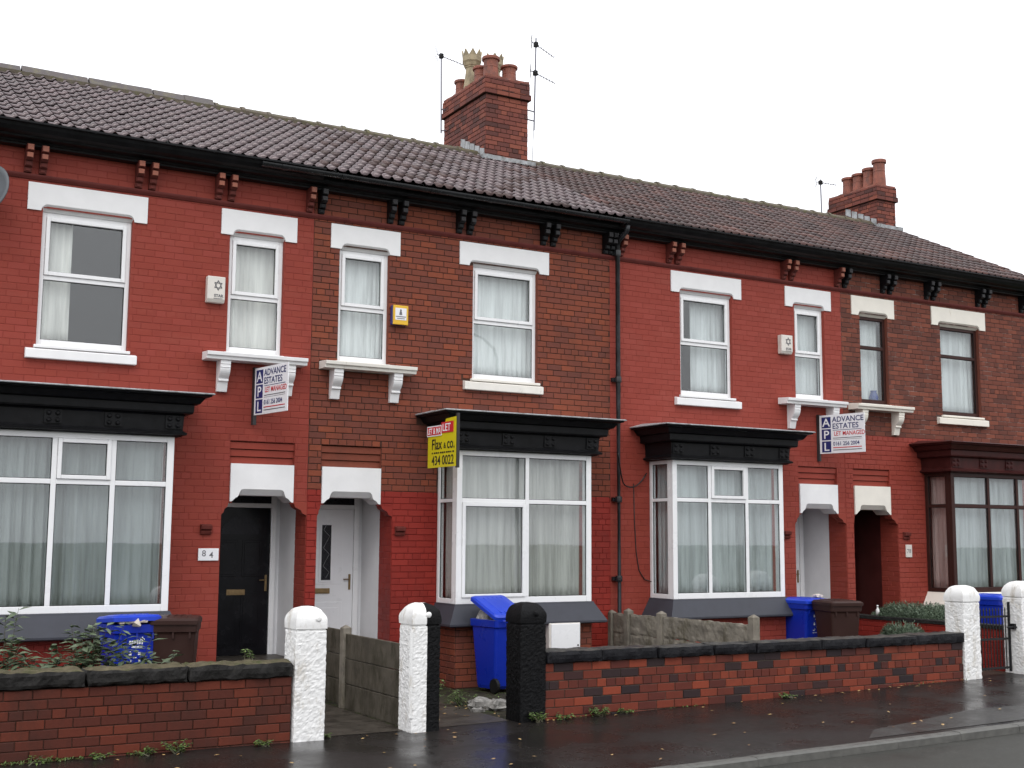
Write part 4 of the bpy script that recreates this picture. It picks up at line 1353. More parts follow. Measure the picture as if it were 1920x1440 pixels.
# ---- gutter and downpipe
m = MB()
gp = [(-.34 + .06 * math.cos(a), 6.53 + .058 * math.sin(a)) for a in [math.pi + math.pi * i / 10 for i in range(11)]]
gp += [(-.34 + .052 * math.cos(a), 6.532 + .05 * math.sin(a)) for a in [2 * math.pi - math.pi * i / 10 for i in range(11)]]
gp = [(p[0] - .055, p[1] - .02) for p in gp]
m.prism(gp, 'x', -0.9, 4.98)
gut = m.build('gutter', 'gutter', h82)
for xx in (-.6, .25, 1.6, 2.55, 3.5, 4.45):
    m = MB()
    m.prism([(p[0] * 1.0 + (p[0] + .395) * .12, p[1] + (p[1] - 6.51) * .12) for p in gp], 'x', xx - .03, xx + .03)
    m.build('gutter_joint', 'gutter', gut)
m = MB()
m.tube([(4.99, -.38, 6.44), (4.99, -.36, 6.36), (4.985, -.14, 6.24), (4.985, -.10, 6.15), (4.99, -.095, 4.0), (5.0, -.095, gz(5) + .05), (5.0, -.16, gz(5) - .02)], .038, 10)
dp = m.build('downpipe', 'pipe_grey', h82, smooth=True)
for zz in (6.05, 4.05, 2.2, 1.0):
    m = MB()
    m.lathe([(.05, -.045), (.053, -.02), (.053, .02), (.05, .045)], (4.99, -.095, zz), 12)
    m.box(4.91, 5.07, -.06, -.008, zz - .03, zz + .03)
    m.build('pipe_bracket', 'gutter', dp)

# ---------------------------------------------------------------- curtains and things seen in the windows
def upper(X, ds, lab, mat='net', part=(0, 1), seed=0, z0=3.96, z1=5.56, folds=9):
    a, b = X(ds[0] + .03), X(ds[1] - .03)
    if a > b: a, b = b, a
    w = b - a
    curtain(lab, Pl('x', 0.06, 1), a + w * part[0], a + w * part[1], .16, z0, z1, mat, folds, seed=seed)
upper(X84, H84['ww'], 'white curtain drawn to the left of the wide upper window, far left house', 'net_cream', (-.05, .36), 1, folds=4)
upper(X84, H84['nw'], 'cream curtain filling the narrow upper window above the black door', 'net_cream', (-.05, 1.05), 2, folds=4)
upper(X82, H82['nw'], 'pleated white curtain in the narrow upper window above the white door', 'net', (-.05, 1.05), 3, folds=11)
upper(X82, H82['ww'], 'pleated white curtain in the wide upper window of the bare brick house', 'net', (-.05, 1.05), 4, folds=14)
upper(X80, H80['ww'], 'white curtain drawn to the right of the wide upper window beside the downpipe', 'net_up', (.33, 1.05), 5, folds=7)
upper(X80, H80['nw'], 'white curtain in the narrow upper window beside the right white alarm box', 'net_up', (-.05, 1.05), 6, folds=8)
upper(X78, H78['nw'], 'white curtain in the narrow brown framed upper window', 'net_up', (-.05, .98), 7, folds=8)
upper(X78, H78['ww'], 'white curtain in the wide brown framed upper window', 'net_up', (-.05, 1.05), 8, folds=10)
def bay_curtains(B, lab, mat, seed, folds=16, side=None, sidemat=None):
    x0, x1, y = B
    curtain(lab + ' front', Pl('x', y, 1), x0 + .10, x1 - .10, .17, .72, 2.77, mat, folds, amp=.034, seed=seed)
    curtain(lab + ' left side', Pl('y', x0, 1), y + .2, -.02, .13, .72, 2.77, sidemat or mat, 4, amp=.015, seed=seed + 1)
    curtain(lab + ' right side', Pl('y', x1, -1), y + .2, -.02, .13, .72, 2.77, sidemat or mat, 4, amp=.015, seed=seed + 2)
bay_curtains(B84, 'net curtain in the white bay of the far left house,', 'net_dim', 20)
bay_curtains(B82, 'net curtain in the two column white bay behind the yellow sign,', 'net_grey', 30, 18)
bay_curtains(B80, 'net curtain in the three column white bay right of the downpipe,', 'net_mid', 40, 13)
bay_curtains(B78, 'net curtain in the brown framed bay at the far right,', 'net_mid', 50, 12, sidemat='net_pink')
m = MB()
m.add([(6.86, .25, 3.97), (7.30, .25, 3.97), (7.28, .30, 4.32), (6.92, .30, 4.34), (6.86, .27, 3.97), (7.30, .27, 3.97), (7.28, .32, 4.32), (6.92, .32, 4.34)],
      [(0, 1, 2, 3), (4, 7, 6, 5), (0, 4, 5, 1), (1, 5, 6, 2), (2, 6, 7, 3), (3, 7, 4, 0)])
tag(m.build('card_sheet', 'card', origin=(7.08, .26, 3.97)), 'pale grey card leaning inside the wide upper window beside the downpipe', 'card')
m = MB()
m.lathe([(.05, 0), (.075, .05), (.085, .12), (.06, .19), (.05, .22), (.06, .24), (.045, .24)], (10.72, .17, 4.03), 16)
tag(m.build('vase', 'vase', origin=(10.72, .17, 4.03), smooth=True), 'dark blue vase on the sill of the narrow brown framed window', 'vase')

# ---------------------------------------------------------------- small things on the walls
def alarm(kind, x, z, w, h, label):
    e = empty('alarm_box', (x, 0, z), label, 'alarm box')
    d = .10
    m = MB()
    if kind == 'white':
        m.prism([(-.002 - .0, 0), (-.075, 0), (-d, .045), (-d, h), (-.002, h)], 'x', 0, w)
        body = m.build('housing', 'alarm_white', e, local=True, bevel=.008)
        pm_ = MB()
        cx_, cz_, rr = w * .60, h * .66, w * .24
        for flip in (1, -1):
            tri = [(cx_ + rr * math.sin(a), cz_ + flip * rr * 1.15 * math.cos(a)) for a in (0, 2 * math.pi / 3, 4 * math.pi / 3)]
            for i in range(3):
                a, b = tri[i], tri[(i + 1) % 3]
                pm_.tube([(a[0], -d - .001, a[1]), (b[0], -d - .001, b[1])], .0055, 4)
        pm_.build('star_emblem', 'print_grey', e, local=True)
        text('lettering', 'STAR', .052, 'print_grey', e, (w * .38, -d - .002, h * .21), bold=.002)
        bm_ = MB()
        bm_.box(w * .36, w * .86, -d - .002, -d + .001, h * .14, h * .165)
        bm_.build('printed_line', 'print_grey', e, local=True)
    else:
        m.box(0, w, -d * .72, -.002, 0, h)
        m.build('housing', 'alarm_blue', e, local=True, bevel=.008)
        m = MB()
        m.box(.006, w + .002, -d, -d * .72, .0, h + .002)
        m.build('cover', 'alarm_yellow', e, local=True, bevel=.008)
        m = MB()
        m.box(.035, w - .03, -d - .003, -d + .001, h * .24, h * .86)
        m.build('label_plate', 'print_white', e, local=True)
        m = MB()
        c = w * .5
        m.prism([(c - .022, h * .5), (c + .022, h * .5), (c + .016, h * .64), (c + .01, h * .70), (c + .014, h * .76), (c, h * .81), (c - .014, h * .76), (c - .01, h * .70), (c - .018, h * .64)], 'y', -d - .005, -d - .002)
        m.build('emblem', 'print_grey', e, local=True)
        m = MB()
        m.box(.045, w - .04, -d - .005, -d - .002, h * .39, h * .435)
        m.box(.06, w - .055, -d - .005, -d - .002, h * .30, h * .335)
        m.build('printed_line', 'print_grey', e, local=True)
alarm('white', X84(1.475), 4.63, .235, .345, 'white alarm box with star emblem beside the window above the black door')
alarm('yellow', 1.165, 4.575, .235, .275, 'yellow alarm box on the bare brick wall')
alarm('white', 8.33, 4.73, .25, .32, 'white alarm box with star emblem on the right red painted house')

def plaque(x, z, w, h, body, label, mat, size, fg, parts):
    e = empty('number_plaque', (x, -.006, z), label, 'plaque')
    m = MB()
    m.box(0, w, -.018, 0, 0, h)
    m.build('plate', mat, e, local=True, bevel=.004)
    for (ch, px, pz) in parts:
        text('numeral', ch, size, fg, e, (px, -.0185, pz), bold=.001)
plaque(-1.445, 1.29, .265, .155, '84', 'white number plaque left of the black door', 'board_white', .11, 'print_grey', (('8', .045, .055), ('4', .14, .035)))
plaque(11.205, 1.31, .15, .22, '78', 'small cream number plaque right of the dark red doorway', 'alarm_white', .10, 'print_grey', (('7', .02, .075), ('8', .075, .075)))

e = empty('satellite_dish', (-4.16, -.02, 5.66), 'dark grey satellite dish on the far left painted wall', 'dish')
m = MB()
dn = Vector((-.62, -.76, .22)).normalized()
ua = dn.cross(Vector((0, 0, 1))).normalized()
va = ua.cross(dn)
rings = []
c0 = Vector((-.02, -.30, .0))
for q in range(6):
    r = .29 * q / 5
    rings.append([c0 + dn * (.07 * (r / .29) ** 2) + ua * r * math.cos(a) * .93 + va * r * 1.08 * math.sin(a) for a in [2 * math.pi * k / 28 for k in range(28)]])
vs = [p for r in rings[1:] for p in r] + [c0]
fs = [(i * 28 + k, i * 28 + (k + 1) % 28, (i + 1) * 28 + (k + 1) % 28, (i + 1) * 28 + k) for i in range(4) for k in range(28)] + [(140, k, (k + 1) % 28) for k in range(28)]
m.add(vs, fs)
dsh = m.build('reflector', 'dish', e, local=True, smooth=True)
sm = dsh.modifiers.new('thick', 'SOLIDIFY'); sm.thickness = .012
m = MB()
m.tube([(0, 0, -.12), (0, -.16, -.12), tuple(c0)], .018, 6)
m.tube([tuple(c0 - va * .26), tuple(c0 - va * .2 + dn * .34)], .01, 6)
m.box(-.05, .05, -.02, .012, -.2, -.04)
m.build('bracket', 'galv', e, local=True)
m = MB()
q = c0 - va * .16 + dn * .36
m.tube([tuple(q), tuple(q - dn * .09)], [.022, .03], 8)
m.build('receiver', 'dish', e, local=True)

# ---- letting boards: local x runs out from the wall, the printed face looks left
def apl_board(x, y, z, ux, uy, label, h):
    rz = math.atan2(uy, ux)
    e = empty('letting_board', (x, y, z), label, 'sign', rz=rz)
    m = MB()
    m.box(-.055, -.005, -.02, .03, -.12, h + .02)
    m.box(-.06, .03, -.005, .012, h * .2, h * .2 + .04)
    m.box(-.06, .03, -.005, .012, h * .8, h * .8 + .04)
    m.build('post', 'timber', e, local=True)
    w = .88
    m = MB()
    m.box(0, w, -.012, .0, 0, h)
    m.build('board', 'board_white', e, local=True, bevel=.002)
    y0 = -.0135
    bs = h * .285
    for i, ch in enumerate('APL'):
        zz = h * .035 + (2 - i) * (bs + h * .03)
        m = MB()
        m.box(.045, .225, y0 - .001, y0 + .002, zz, zz + bs)
        m.build('letter_panel', 'print_navy', e, local=True)
        text('lettering', ch, bs * 1.05, 'print_white', e, (.135, y0 - .002, zz + bs * .14), bold=.002, align='CENTER', xs=1.15)
    text('lettering', 'ADVANCE', h * .195, 'print_navy', e, (.255, y0 - .001, h * .81), bold=.0015, xs=1.02)
    text('lettering', 'ESTATES', h * .195, 'print_navy', e, (.255, y0 - .001, h * .635), bold=.0015, xs=1.06)
    text('lettering', 'LET MANAGED', h * .155, 'print_red', e, (.285, y0 - .001, h * .455), bold=.001, xs=.88)
    text('lettering', '0161 256 2004', h * .14, 'print_navy', e, (.265, y0 - .001, h * .20), bold=.001, xs=.92)
    for (zz, t, mt) in ((.59, .012, 'print_navy'), (.385, .016, 'print_grey'), (.35, .006, 'print_grey'), (.135, .02, 'print_red'), (.075, .018, 'print_grey')):
        m = MB()
        m.box(.265, .82, y0 - .001, y0 + .002, h * zz, h * zz + h * t)
        m.build('printed_line', mt, e, local=True)
    return e
apl_board(-.79, -.10, 3.175, .17, -.98, 'white letting board with navy letters below the window above the black door', .62)
apl_board(9.19, -.06, 3.06, .21, -.97, 'white letting board with navy letters between the two right-hand doors', .655)

e = empty('letting_board', (1.50, -.62, 2.535), 'yellow letting board at the corner of the black bay cornice', 'sign', rz=math.atan2(-.99, .05))
e.scale = (.87, 1, 1)
m = MB()
m.box(.84, .885, 0.0, .04, -.02, .70)
m.box(.30, .86, .002, .03, .50, .54)
m.build('post', 'timber', e, local=True)
m = MB()
m.prism([(0, 0), (.86, 0), (.86, .655), (.56, .64), (.52, .555), (0, .555)], 'y', -.012, 0)
m.build('board', 'board_yellow', e, local=True)
m = MB()
m.box(-.02, .44, -.020, -.0125, .425, .565)
m.build('slip_border', 'print_white', e, local=True)
m = MB()
m.box(-.005, .425, -.0225, -.0195, .44, .55)
m.build('slip', 'print_red', e, local=True)
text('lettering', 'LET & MA', .115, 'print_white', e, (.0, -.0235, .455), bold=.0015, xs=.86)
m = MB()
m.box(.43, .80, -.0185, -.0125, .455, .60)
m.build('slip', 'print_red', e, local=True)
text('lettering', 'LET', .14, 'print_white', e, (.465, -.0195, .48), bold=.002, xs=1.15)
text('lettering', 'Flax', .20, 'print_black', e, (.12, -.0135, .245), bold=.0035, xs=1.0)
text('lettering', '&', .11, 'print_black', e, (.50, -.0135, .25), bold=.002)
text('lettering', 'co.', .20, 'print_black', e, (.60, -.0135, .245), bold=.0035)
m = MB()
for i in range(11):
    m.box(.13 + i * .064, .13 + i * .064 + (.05 if i % 3 else .035), -.0145, -.0115, .185, .207)
m.build('printed_line', 'print_black', e, local=True)
text('lettering', '434 0022', .175, 'print_black', e, (.13, -.0135, .035), bold=.003, xs=1.04)

# ---- cables on the walls
def cable(name, pts, r, label, mat='cable'):
    m = MB()
    m.tube(pts, r, 5)
    o = m.build(name, mat, origin=pts[0], smooth=True)
    return tag(o, label, 'cable')
def arc(a, b, sag, n=10):
    a, b = Vector(a), Vector(b)
    return [tuple(a.lerp(b, i / n) - Vector((0, 0, sag * 4 * (i / n) * (1 - i / n)))) for i in range(n + 1)]
cable('wall_cable', arc((4.62, -.62, 2.86), (5.06, -.12, 2.45), .05) + arc((5.1, -.06, 2.44), (5.55, -.05, 2.62), .12)[1:], .011, 'black cable looping behind the downpipe below the bay cornices')
cable('wall_cable', [(5.33, -.012, 2.45), (5.34, -.012, 1.9), (5.37, -.012, 1.4), (5.42, -.014, 1.12), (5.52, -.02, .98), (5.66, -.03, .94), (5.72, -.05, .95)], .008, 'thin dark cable hanging down the red wall right of the downpipe')
cable('aerial_cable', [(5.52, 3.40, 9.3), (5.56, 3.5, 9.0), (5.75, 3.85, 8.75), (5.95, 4.2, 8.78)], .006, 'thin pale wire trailing from the right aerial to the ridge', 'galv')

# ---- television aerials
def aerial(base, top, label, heads, arm=None, ext=0.0):
    e = empty('television_aerial', base, label, 'aerial', 'television aerials on the chimneys')
    b, t = Vector((0, 0, 0)), Vector(top) - Vector(base)
    m = MB()
    m.tube([tuple(b), tuple(t)], .016, 6)
    if ext:
        m.tube([tuple(t), tuple(t + Vector((0, 0, ext)))], .008, 5)
    m.build('mast', 'alu', e, local=True)
    for hz, dirv, ln, nel, el in heads:
        p = b.lerp(t, hz)
        d = Vector(dirv).normalized()
        sx = d.cross(Vector((0, 0, 1))).normalized()
        m = MB()
        m.tube([tuple(p - d * .1), tuple(p + d * ln)], .009, 5)
        m.build('boom', 'alu', e, local=True)
        m = MB()
        for k in range(nel):
            q = p + d * (ln * (k / (nel - 1)))
            m.tube([tuple(q - sx * el / 2), tuple(q + sx * el / 2)], .005, 4)
        for zz in (-.1, -.05, .05, .1):
            q = p - d * .1 + Vector((0, 0, zz))
            m.tube([tuple(q - sx * .2), tuple(q + sx * .2)], .005, 4)
        m.build('elements', 'alu', e, local=True)
        m = MB()
        m.box(p.x - .035, p.x + .035, p.y - .035, p.y + .035, p.z - .045, p.z + .045)
        m.build('clamp', 'rubber', e, local=True)
    if arm:
        m = MB()
        for zz, q in arm:
            a = b.lerp(t, zz)
            m.tube([tuple(a), tuple(Vector(q) - Vector(base))], .014, 5)
        m.build('wall_arm', 'alu', e, local=True)
    return e
aerial((4.33, 4.90, 9.32), (4.33, 4.94, 10.93), 'aerial on a straight mast left of the larger chimney', [(.97, (.75, -.55, -.42), .55, 9, .13)], [(.03, (4.46, 4.9, 9.4)), (.3, (4.46, 4.9, 9.8))])
aerial((5.52, 3.40, 9.15), (5.52, 3.34, 10.92), 'tall aerial with two heads right of the larger chimney', [(.93, (.7, -.35, -.55), .42, 8, .14), (.62, (.75, -.4, -.45), .42, 8, .14)], [(.10, (5.30, 3.4, 9.34)), (.20, (5.30, 3.4, 9.52))], ext=.2)
aerial((13.9, 4.66, 8.75), (13.9, 4.68, 9.80), 'small aerial left of the far right chimney', [(.93, (.75, -.6, -.2), .35, 7, .22)])

# ---- meter box on the bay wall
e = empty('meter_box', (3.34, -.61, .045), 'white meter box below the grey bay sill behind the black gatepost', 'meter box')
m = MB()
m.box(.0, .52, -.16, 0, 0, .375)
m.build('housing', 'alarm_white', e, local=True, bevel=.012)
m = MB()
m.box(.03, .505, -.172, -.16, .012, .36)
md = m.build('door', 'upvc', e, local=True, bevel=.01)
m = MB()
m.lathe([(.012, 0), (.012, .006)], (0, 0, 0), 10)
m.v = [(.47 + v[0], -.172 - v[2], .06 + v[1]) for v in m.v]
m.build('lock', 'rubber', md, local=True)

# ---------------------------------------------------------------- front garden walls
def garden_wall(label, x0, x1, course, L, bmat, cop_mat, mortar, stones, ztop=.19, cz=.35, seed=1, cop_amp=.018):
    e = empty('garden_wall', ((x0 + x1) / 2, -3.48, gz((x0 + x1) / 2)), label, 'wall', 'low brick garden walls along the pavement')
    m = MB()
    m.box(x0, x1, -3.596, -3.37, -.6, ztop - .002)
    core = m.build('wall_core', mortar, e)
    rows = brick_rows(x0, x1, ztop - 8 * course, ztop, [], course, L, .009, header_every=6, seed=seed)
    rows = [r for r in rows if r[1] + r[3] / 2 > gz(r[0]) - .03]
    lay_bricks(core, facing(-3.596), rows, lambda x, z, r: bmat, .011, 300, [bmat], seed=seed, jit=.003)
    for k, (a, b) in enumerate(stones):
        m = MB()
        rock_block(m, a + .006, b - .006, -3.66 + RND.uniform(-.01, .01), -3.31, ztop + .004, cz + RND.uniform(-.008, .008), cop_amp, .04, seed * 10 + k, 7)
        for i_, f_ in enumerate(m.f):
            if min(m.v[q][2] for q in f_) > cz - .03:
                m.m[i_] = 1
        m.build('coping_stone', [cop_mat, 'cop_top_l' if cop_mat == 'stone_dark' else 'cop_top_r'], e, smooth=False)
    return e
garden_wall('dark brick garden wall with rough stone coping left of the white gatepost', -6.3, -1.44, .0905, .25, 'brick_wall_l', 'stone_dark', 'mortar_dark',
            [(-6.3, -5.5), (-5.5, -4.5), (-4.5, -3.46), (-3.46, -2.51), (-2.51, -1.44)], cz=.352, seed=5, cop_amp=.024)
garden_wall('mottled brick garden wall with black coping right of the black gatepost', 1.55, 8.40, .0985, .26, 'brick_wall_r', 'stone_black', 'mortar_wall',
            [(1.55, 2.3), (2.3, 3.11), (3.11, 3.95), (3.95, 4.62), (4.62, 5.71), (5.71, 6.5), (6.5, 7.45), (7.45, 8.40)], cz=.325, seed=6, cop_amp=.014)

# ---- gate posts
def gate_post(xc, yc, w, ztop, mats, label, seed, split=None, boss=None):
    zg = gz(xc)
    e = empty('gate_post', (xc, yc, zg), label, 'gatepost', 'stone gateposts along the pavement')
    h = w / 2
    zc = ztop - .235
    body = MB()
    rock_block(body, xc - h, xc + h, yc - h, yc + h, zg - .12, zc - .012, .006, .017, seed, 32)
    cap = MB()
    rings = []
    n = 6
    prof = [(.93, -.012), (.93, 0), (1.02, .004), (1.03, .05)] + [(1.03 * math.cos(a) ** .8, .05 + .18 * math.sin(a)) for a in [i * 1.40 / 9 for i in range(1, 10)]]
    for f, dz in prof:
        ring = []
        for (ax, ay, bx, by) in ((-1, -1, 1, -1), (1, -1, 1, 1), (1, 1, -1, 1), (-1, 1, -1, -1)):
            for k in range(n):
                t = k / n
                px, py = ax + (bx - ax) * t, ay + (by - ay) * t
                p = Vector((xc + px * h * f, yc + py * h * f, zc + dz))
                d = noise.fractal(p * 13 + Vector((seed, 0, 0)), 1, 2, 3) * .007
                ring.append((p.x + px * d, p.y + py * d, p.z + d * .5))
        rings.append(ring)
    cap.loft_u(rings)
    for mb in (body, cap):
        if split is not None:
            for i, f in enumerate(mb.f):
                cx_ = sum(mb.v[q][0] for q in f) / len(f)
                mb.m[i] = 1 if cx_ > split else 0
    body.build('shaft', mats, e)
    cp = cap.build('cap', mats, e, smooth=True)
    es = cp.modifiers.new('creases', 'EDGE_SPLIT')
    es.split_angle = rad(38)
    if boss is not None:
        m = MB()
        m.lathe([(.03, 0), (.032, .014), (.02, .024), (.008, .026)], (0, 0, 0), 12)
        m.v = [(xc + boss + v[0], yc - h * 1.0 - v[2] + .004, zc + .105 + v[1]) for v in m.v]
        m.build('boss', mats[0], cp)
    return e
gate_post(-1.255, -3.47, .335, .895, ['post_white'], 'white painted stone gatepost beside the left brick wall', 1, boss=.07)
gate_post(.05, -3.47, .335, .905, ['post_white', 'post_black'], 'stone gatepost painted half white and half black', 2, split=.055, boss=.02)
gate_post(1.385, -3.47, .335, .885, ['post_black'], 'black painted stone gatepost at the left end of the mottled wall', 3, boss=.03)
gate_post(8.57, -3.47, .335, .985, ['post_white'], 'white gatepost at the right end of the mottled wall', 4)
gate_post(9.80, -3.47, .335, 1.03, ['post_white'], 'white gatepost with the iron latch at the right edge', 5)
m = MB()
m.tube([(-.125, -3.63, -.30), (-.125, -3.63, .60)], .02, 6)
hs_ = m.build('hinge_strip', 'post_white', None, origin=(-.125, -3.63, gz(0)))
tag(hs_, 'white painted gate hinge strip on the half white gatepost', 'hinge strip')

# ---- iron gate
e = empty('iron_gate', (9.18, -3.45, gz(9.18)), 'black iron gate closed between the two right white gateposts', 'gate')
zg = gz(9.18)
m = MB()
for zz in (zg + .08, .18, .50):
    m.box(8.80, 9.60, -3.458, -3.442, zz, zz + .03)
m.build('rail', 'iron', e)
for i in range(12):
    m = MB()
    xx = 8.84 + i * .0655
    m.tube([(xx, -3.45, zg + .07), (xx, -3.45, .60)], .0085, 6)
    m.tube([(xx, -3.45, .60), (xx, -3.45, .645)], [.014, .002], 6)
    m.build('bar', 'iron', e)
for xx in (8.79, 9.575):
    m = MB()
    m.box(xx - .014, xx + .014, -3.464, -3.436, zg + .04, .72)
    m.build('stile', 'iron', e)
m = MB()
m.tube([(9.50, -3.47, .36), (9.66, -3.55, .36)], .012, 6)
m.box(9.585, 9.65, -3.53, -3.46, .33, .41)
m.build('latch', 'iron', e)

# ---- concrete fences between the gardens
def fence(label, x, posts, panels, mat_post, mat_panel, rough, seed, rows=3, ph=.30):
    e = empty('concrete_fence', (x, (posts[0][0] + posts[-1][0]) / 2, gz(x)), label, 'fence', 'concrete panel fences between the gardens')
    for (y, zt) in posts:
        m = MB()
        w = .055
        m.box(x - w, x + w, y - w, y + w, gz(x) - .1, zt - .035)
        m.add([(x - w, y - w, zt - .035), (x + w, y - w, zt - .035), (x + w, y + w, zt - .035), (x - w, y + w, zt - .035), (x - w * .2, y - w * .2, zt), (x + w * .2, y - w * .2, zt), (x + w * .2, y + w * .2, zt), (x - w * .2, y + w * .2, zt)],
              [(0, 1, 5, 4), (1, 2, 6, 5), (2, 3, 7, 6), (3, 0, 4, 7), (4, 5, 6, 7)])
        m.build('post', mat_post, e, bevel=.006)
    for k, (ya, yb, zt) in enumerate(panels):
        z = zt
        for r in range(rows):
            zl = max(z - ph, gz(x) - .08)
            m = MB()
            if rough:
                rock_block(m, x - .028, x + .028, min(ya, yb), max(ya, yb), zl - .014, z, .016, .035, seed + k * 5 + r, 8)
            else:
                m.box(x - .022, x + .022, ya, yb, zl + .008, z)
            m.build('panel', mat_panel, e, bevel=0 if rough else .008)
            z = zl
            if zl < gz(x): break
    return e
fence('plain concrete panel fence between the white gate path and the crimson wall', 0.02, [(-.08, .54), (-1.43, .53), (-3.26, .50)], [(-.12, -1.38, .465), (-1.48, -3.22, .43)], 'concrete', 'concrete_dark', False, 3)
fence('stone faced concrete fence below the downpipe', 4.9, [(-.03, .53), (-.47, .575), (-1.29, .58), (-3.28, .64)], [(-.08, -.42, .50), (-.52, -1.24, .505), (-1.34, -3.23, .515)], 'concrete', 'concrete', True, 9)

# ---- low boundary wall on the right
e = empty('boundary_wall', (9.82, -1.7, gz(9.8)), 'low dark red brick wall between the two right-hand gardens', 'wall')
m = MB()
m.box(9.72, 9.93, -3.28, -.03, -.5, .30)
core = m.build('wall_core', 'mortar_crim', e)
lay_bricks(core, facing_left(9.72), brick_rows(-3.28, -.03, -.5, .30, [], .0858, .25, seed=77), lambda a, b, r: 'paint_crimson', .006, 250, ['paint_crimson'], seed=77)
for k in range(4):
    m = MB()
    rock_block(m, 9.69, 9.96, -.03 - (k + 1) * .81, -.03 - k * .81 - .006, .302, .36, .006, .05, 60 + k)
    m.build('coping_stone', 'stone_dark', e)

# ---------------------------------------------------------------- wheelie bins
def rr(hx, y0, y1, z, r, n=4):
    out = []
    for (cx_, cy_, a0) in ((hx - r, y1 - r, 0), (-hx + r, y1 - r, 90), (-hx + r, y0 + r, 180), (hx - r, y0 + r, 270)):
        for k in range(n + 1):
            a = rad(a0 + 90 * k / n)
            out.append((cx_ + r * math.cos(a), cy_ + r * math.sin(a), z))
    return out

def wheelie_bin(loc, rz, col, label, lid_open=0.0, marks=False, fill=None, lid_tilt=0.0):
    body_m, lid_m = ('bin_blue', 'bin_blue_lid') if col == 'blue' else ('bin_brown', 'bin_brown')
    e = empty('wheelie_bin', loc, label, 'wheelie bin', 'wheelie bins in the front gardens', rz)
    e.scale = (.93, .93, .98)
    m = MB()
    m.loft_u([rr(.215, -.25, .17, .05, .05), rr(.225, -.26, .20, .09, .05), rr(.265, -.325, .27, .84, .05), rr(.268, -.33, .275, .86, .05), rr(.285, -.355, .295, .875, .05), rr(.29, -.36, .30, .965, .05), rr(.262, -.33, .27, .97, .04), rr(.25, -.31, .25, .70, .04)])
    m.build('body', body_m, e, local=True)
    m = MB()          # stiffening ribs under the rim at the front
    for q in (-.2, 0, .2):
        m.box(q - .012, q + .012, -.348, -.32, .80, .876)
    m.build('rim_rib', body_m, e, local=True)
    lid = MB()
    lid.loft_u([[(p[0], p[1] - .31, p[2]) for p in rr(.30, -.385, .30, -.025, .05)], [(p[0], p[1] - .31, p[2]) for p in rr(.302, -.388, .305, .02, .055)],
                [(p[0], p[1] - .31, p[2]) for p in rr(.28, -.35, .28, .045, .06)], [(p[0], p[1] - .31, p[2]) for p in rr(.15, -.2, .15, .062, .06)]])
    for q in (-.16, -.08, 0.0, .08, .16):
        lid.box(q - .006, q + .006, -.56, -.08, .045, .062)
    lo = lid.build('lid', lid_m, e, local=True)
    lo.location = (0, .31, .985)
    lo.rotation_euler = (-lid_open, lid_tilt, 0)
    m = MB()
    m.tube([(-.22, .33, .95), (-.22, .37, .96), (.22, .37, .96), (.22, .33, .95)], .014, 6)
    m.build('handle', body_m, e, local=True)
    for sx in (-1, 1):
        m = MB()
        m.lathe([(.095, -.025), (.1, -.015), (.1, .015), (.095, .025)], (0, 0, 0), 18)
        m.v = [(sx * .235 + v[2], .21 + v[0], .1 + v[1]) for v in m.v]
        m.build('wheel', 'rubber', e, local=True)
    if marks:          # pale printed panel: too small to read in the photograph
        m = MB()
        def mk(u0, u1, v0, v1):
            v0, v1 = v0 + .09, v1 + .09
            yf = lambda z: -.26 - .065 * (z - .09) / .75 - .003
            m.add([(u0, yf(v0), v0), (u1, yf(v0), v0), (u1, yf(v1), v1), (u0, yf(v1), v1), (u0, yf(v0) + .002, v0), (u1, yf(v0) + .002, v0), (u1, yf(v1) + .002, v1), (u0, yf(v1) + .002, v1)],
                  [(0, 1, 2, 3), (4, 7, 6, 5), (0, 4, 5, 1), (1, 5, 6, 2), (2, 6, 7, 3), (3, 7, 4, 0)])
        for i in range(5):
            mk(-.085 + i * .03, -.062 + i * .03, .655, .695 + (.012 if i == 3 else 0))
        mk(.07, .085, .65, .735); mk(.05, .105, .70, .715)
        mk(-.05, .045, .615, .632); mk(.055, .085, .615, .63)
        mk(-.08, -.045, .53, .555); mk(-.07, -.055, .555, .575); mk(.035, .075, .53, .56)
        mk(-.02, .02, .495, .505); mk(-.09, -.05, .44, .455); mk(-.055, -.04, .455, .475); mk(.045, .07, .455, .48)
        mk(-.10, -.06, .405, .413); mk(-.045, .0, .405, .413); mk(.02, .09, .405, .416)
        m.build('printed_marks', 'print_white', e, local=True)
    return e

wheelie_bin((-2.53, -1.08, -.345), rad(7), 'blue', 'blue wheelie bin with white print, left of a brown bin', lid_open=rad(4), marks=True)
m = MB()
rock_block(m, -2.70, -2.38, -1.44, -1.10, .615, .655, .02, .04, 8, 13)
m.tube([(-2.52, -1.43, .635), (-2.47, -1.46, .59)], [.06, .012], 5)
tag(m.build('waste_paper', 'paper', origin=(-2.53, -1.3, .615)), 'crumpled pale paper sticking out under the lid of the left blue bin', 'waste paper')
wheelie_bin((-1.99, -1.15, -.345), rad(-20), 'brown', 'dark brown wheelie bin in front of the far left red wall')
wheelie_bin((2.36, -1.10, gz(2)), rad(188), 'blue', 'blue wheelie bin with its lid propped open behind the black gatepost', lid_open=rad(22))
m = MB()
rock_block(m, 2.14, 2.52, -1.08, -.80, .45, .60, .04, .05, 18, 8)
tag(m.build('refuse_bag', 'rubbish', origin=(2.3, -.95, .45)), 'grey refuse filling the open blue bin behind the black gatepost', 'refuse')
wheelie_bin((8.10, -.74, gz(8)), rad(2), 'blue', 'blue wheelie bin squeezed between the right white bay and a brown bin', marks=True)
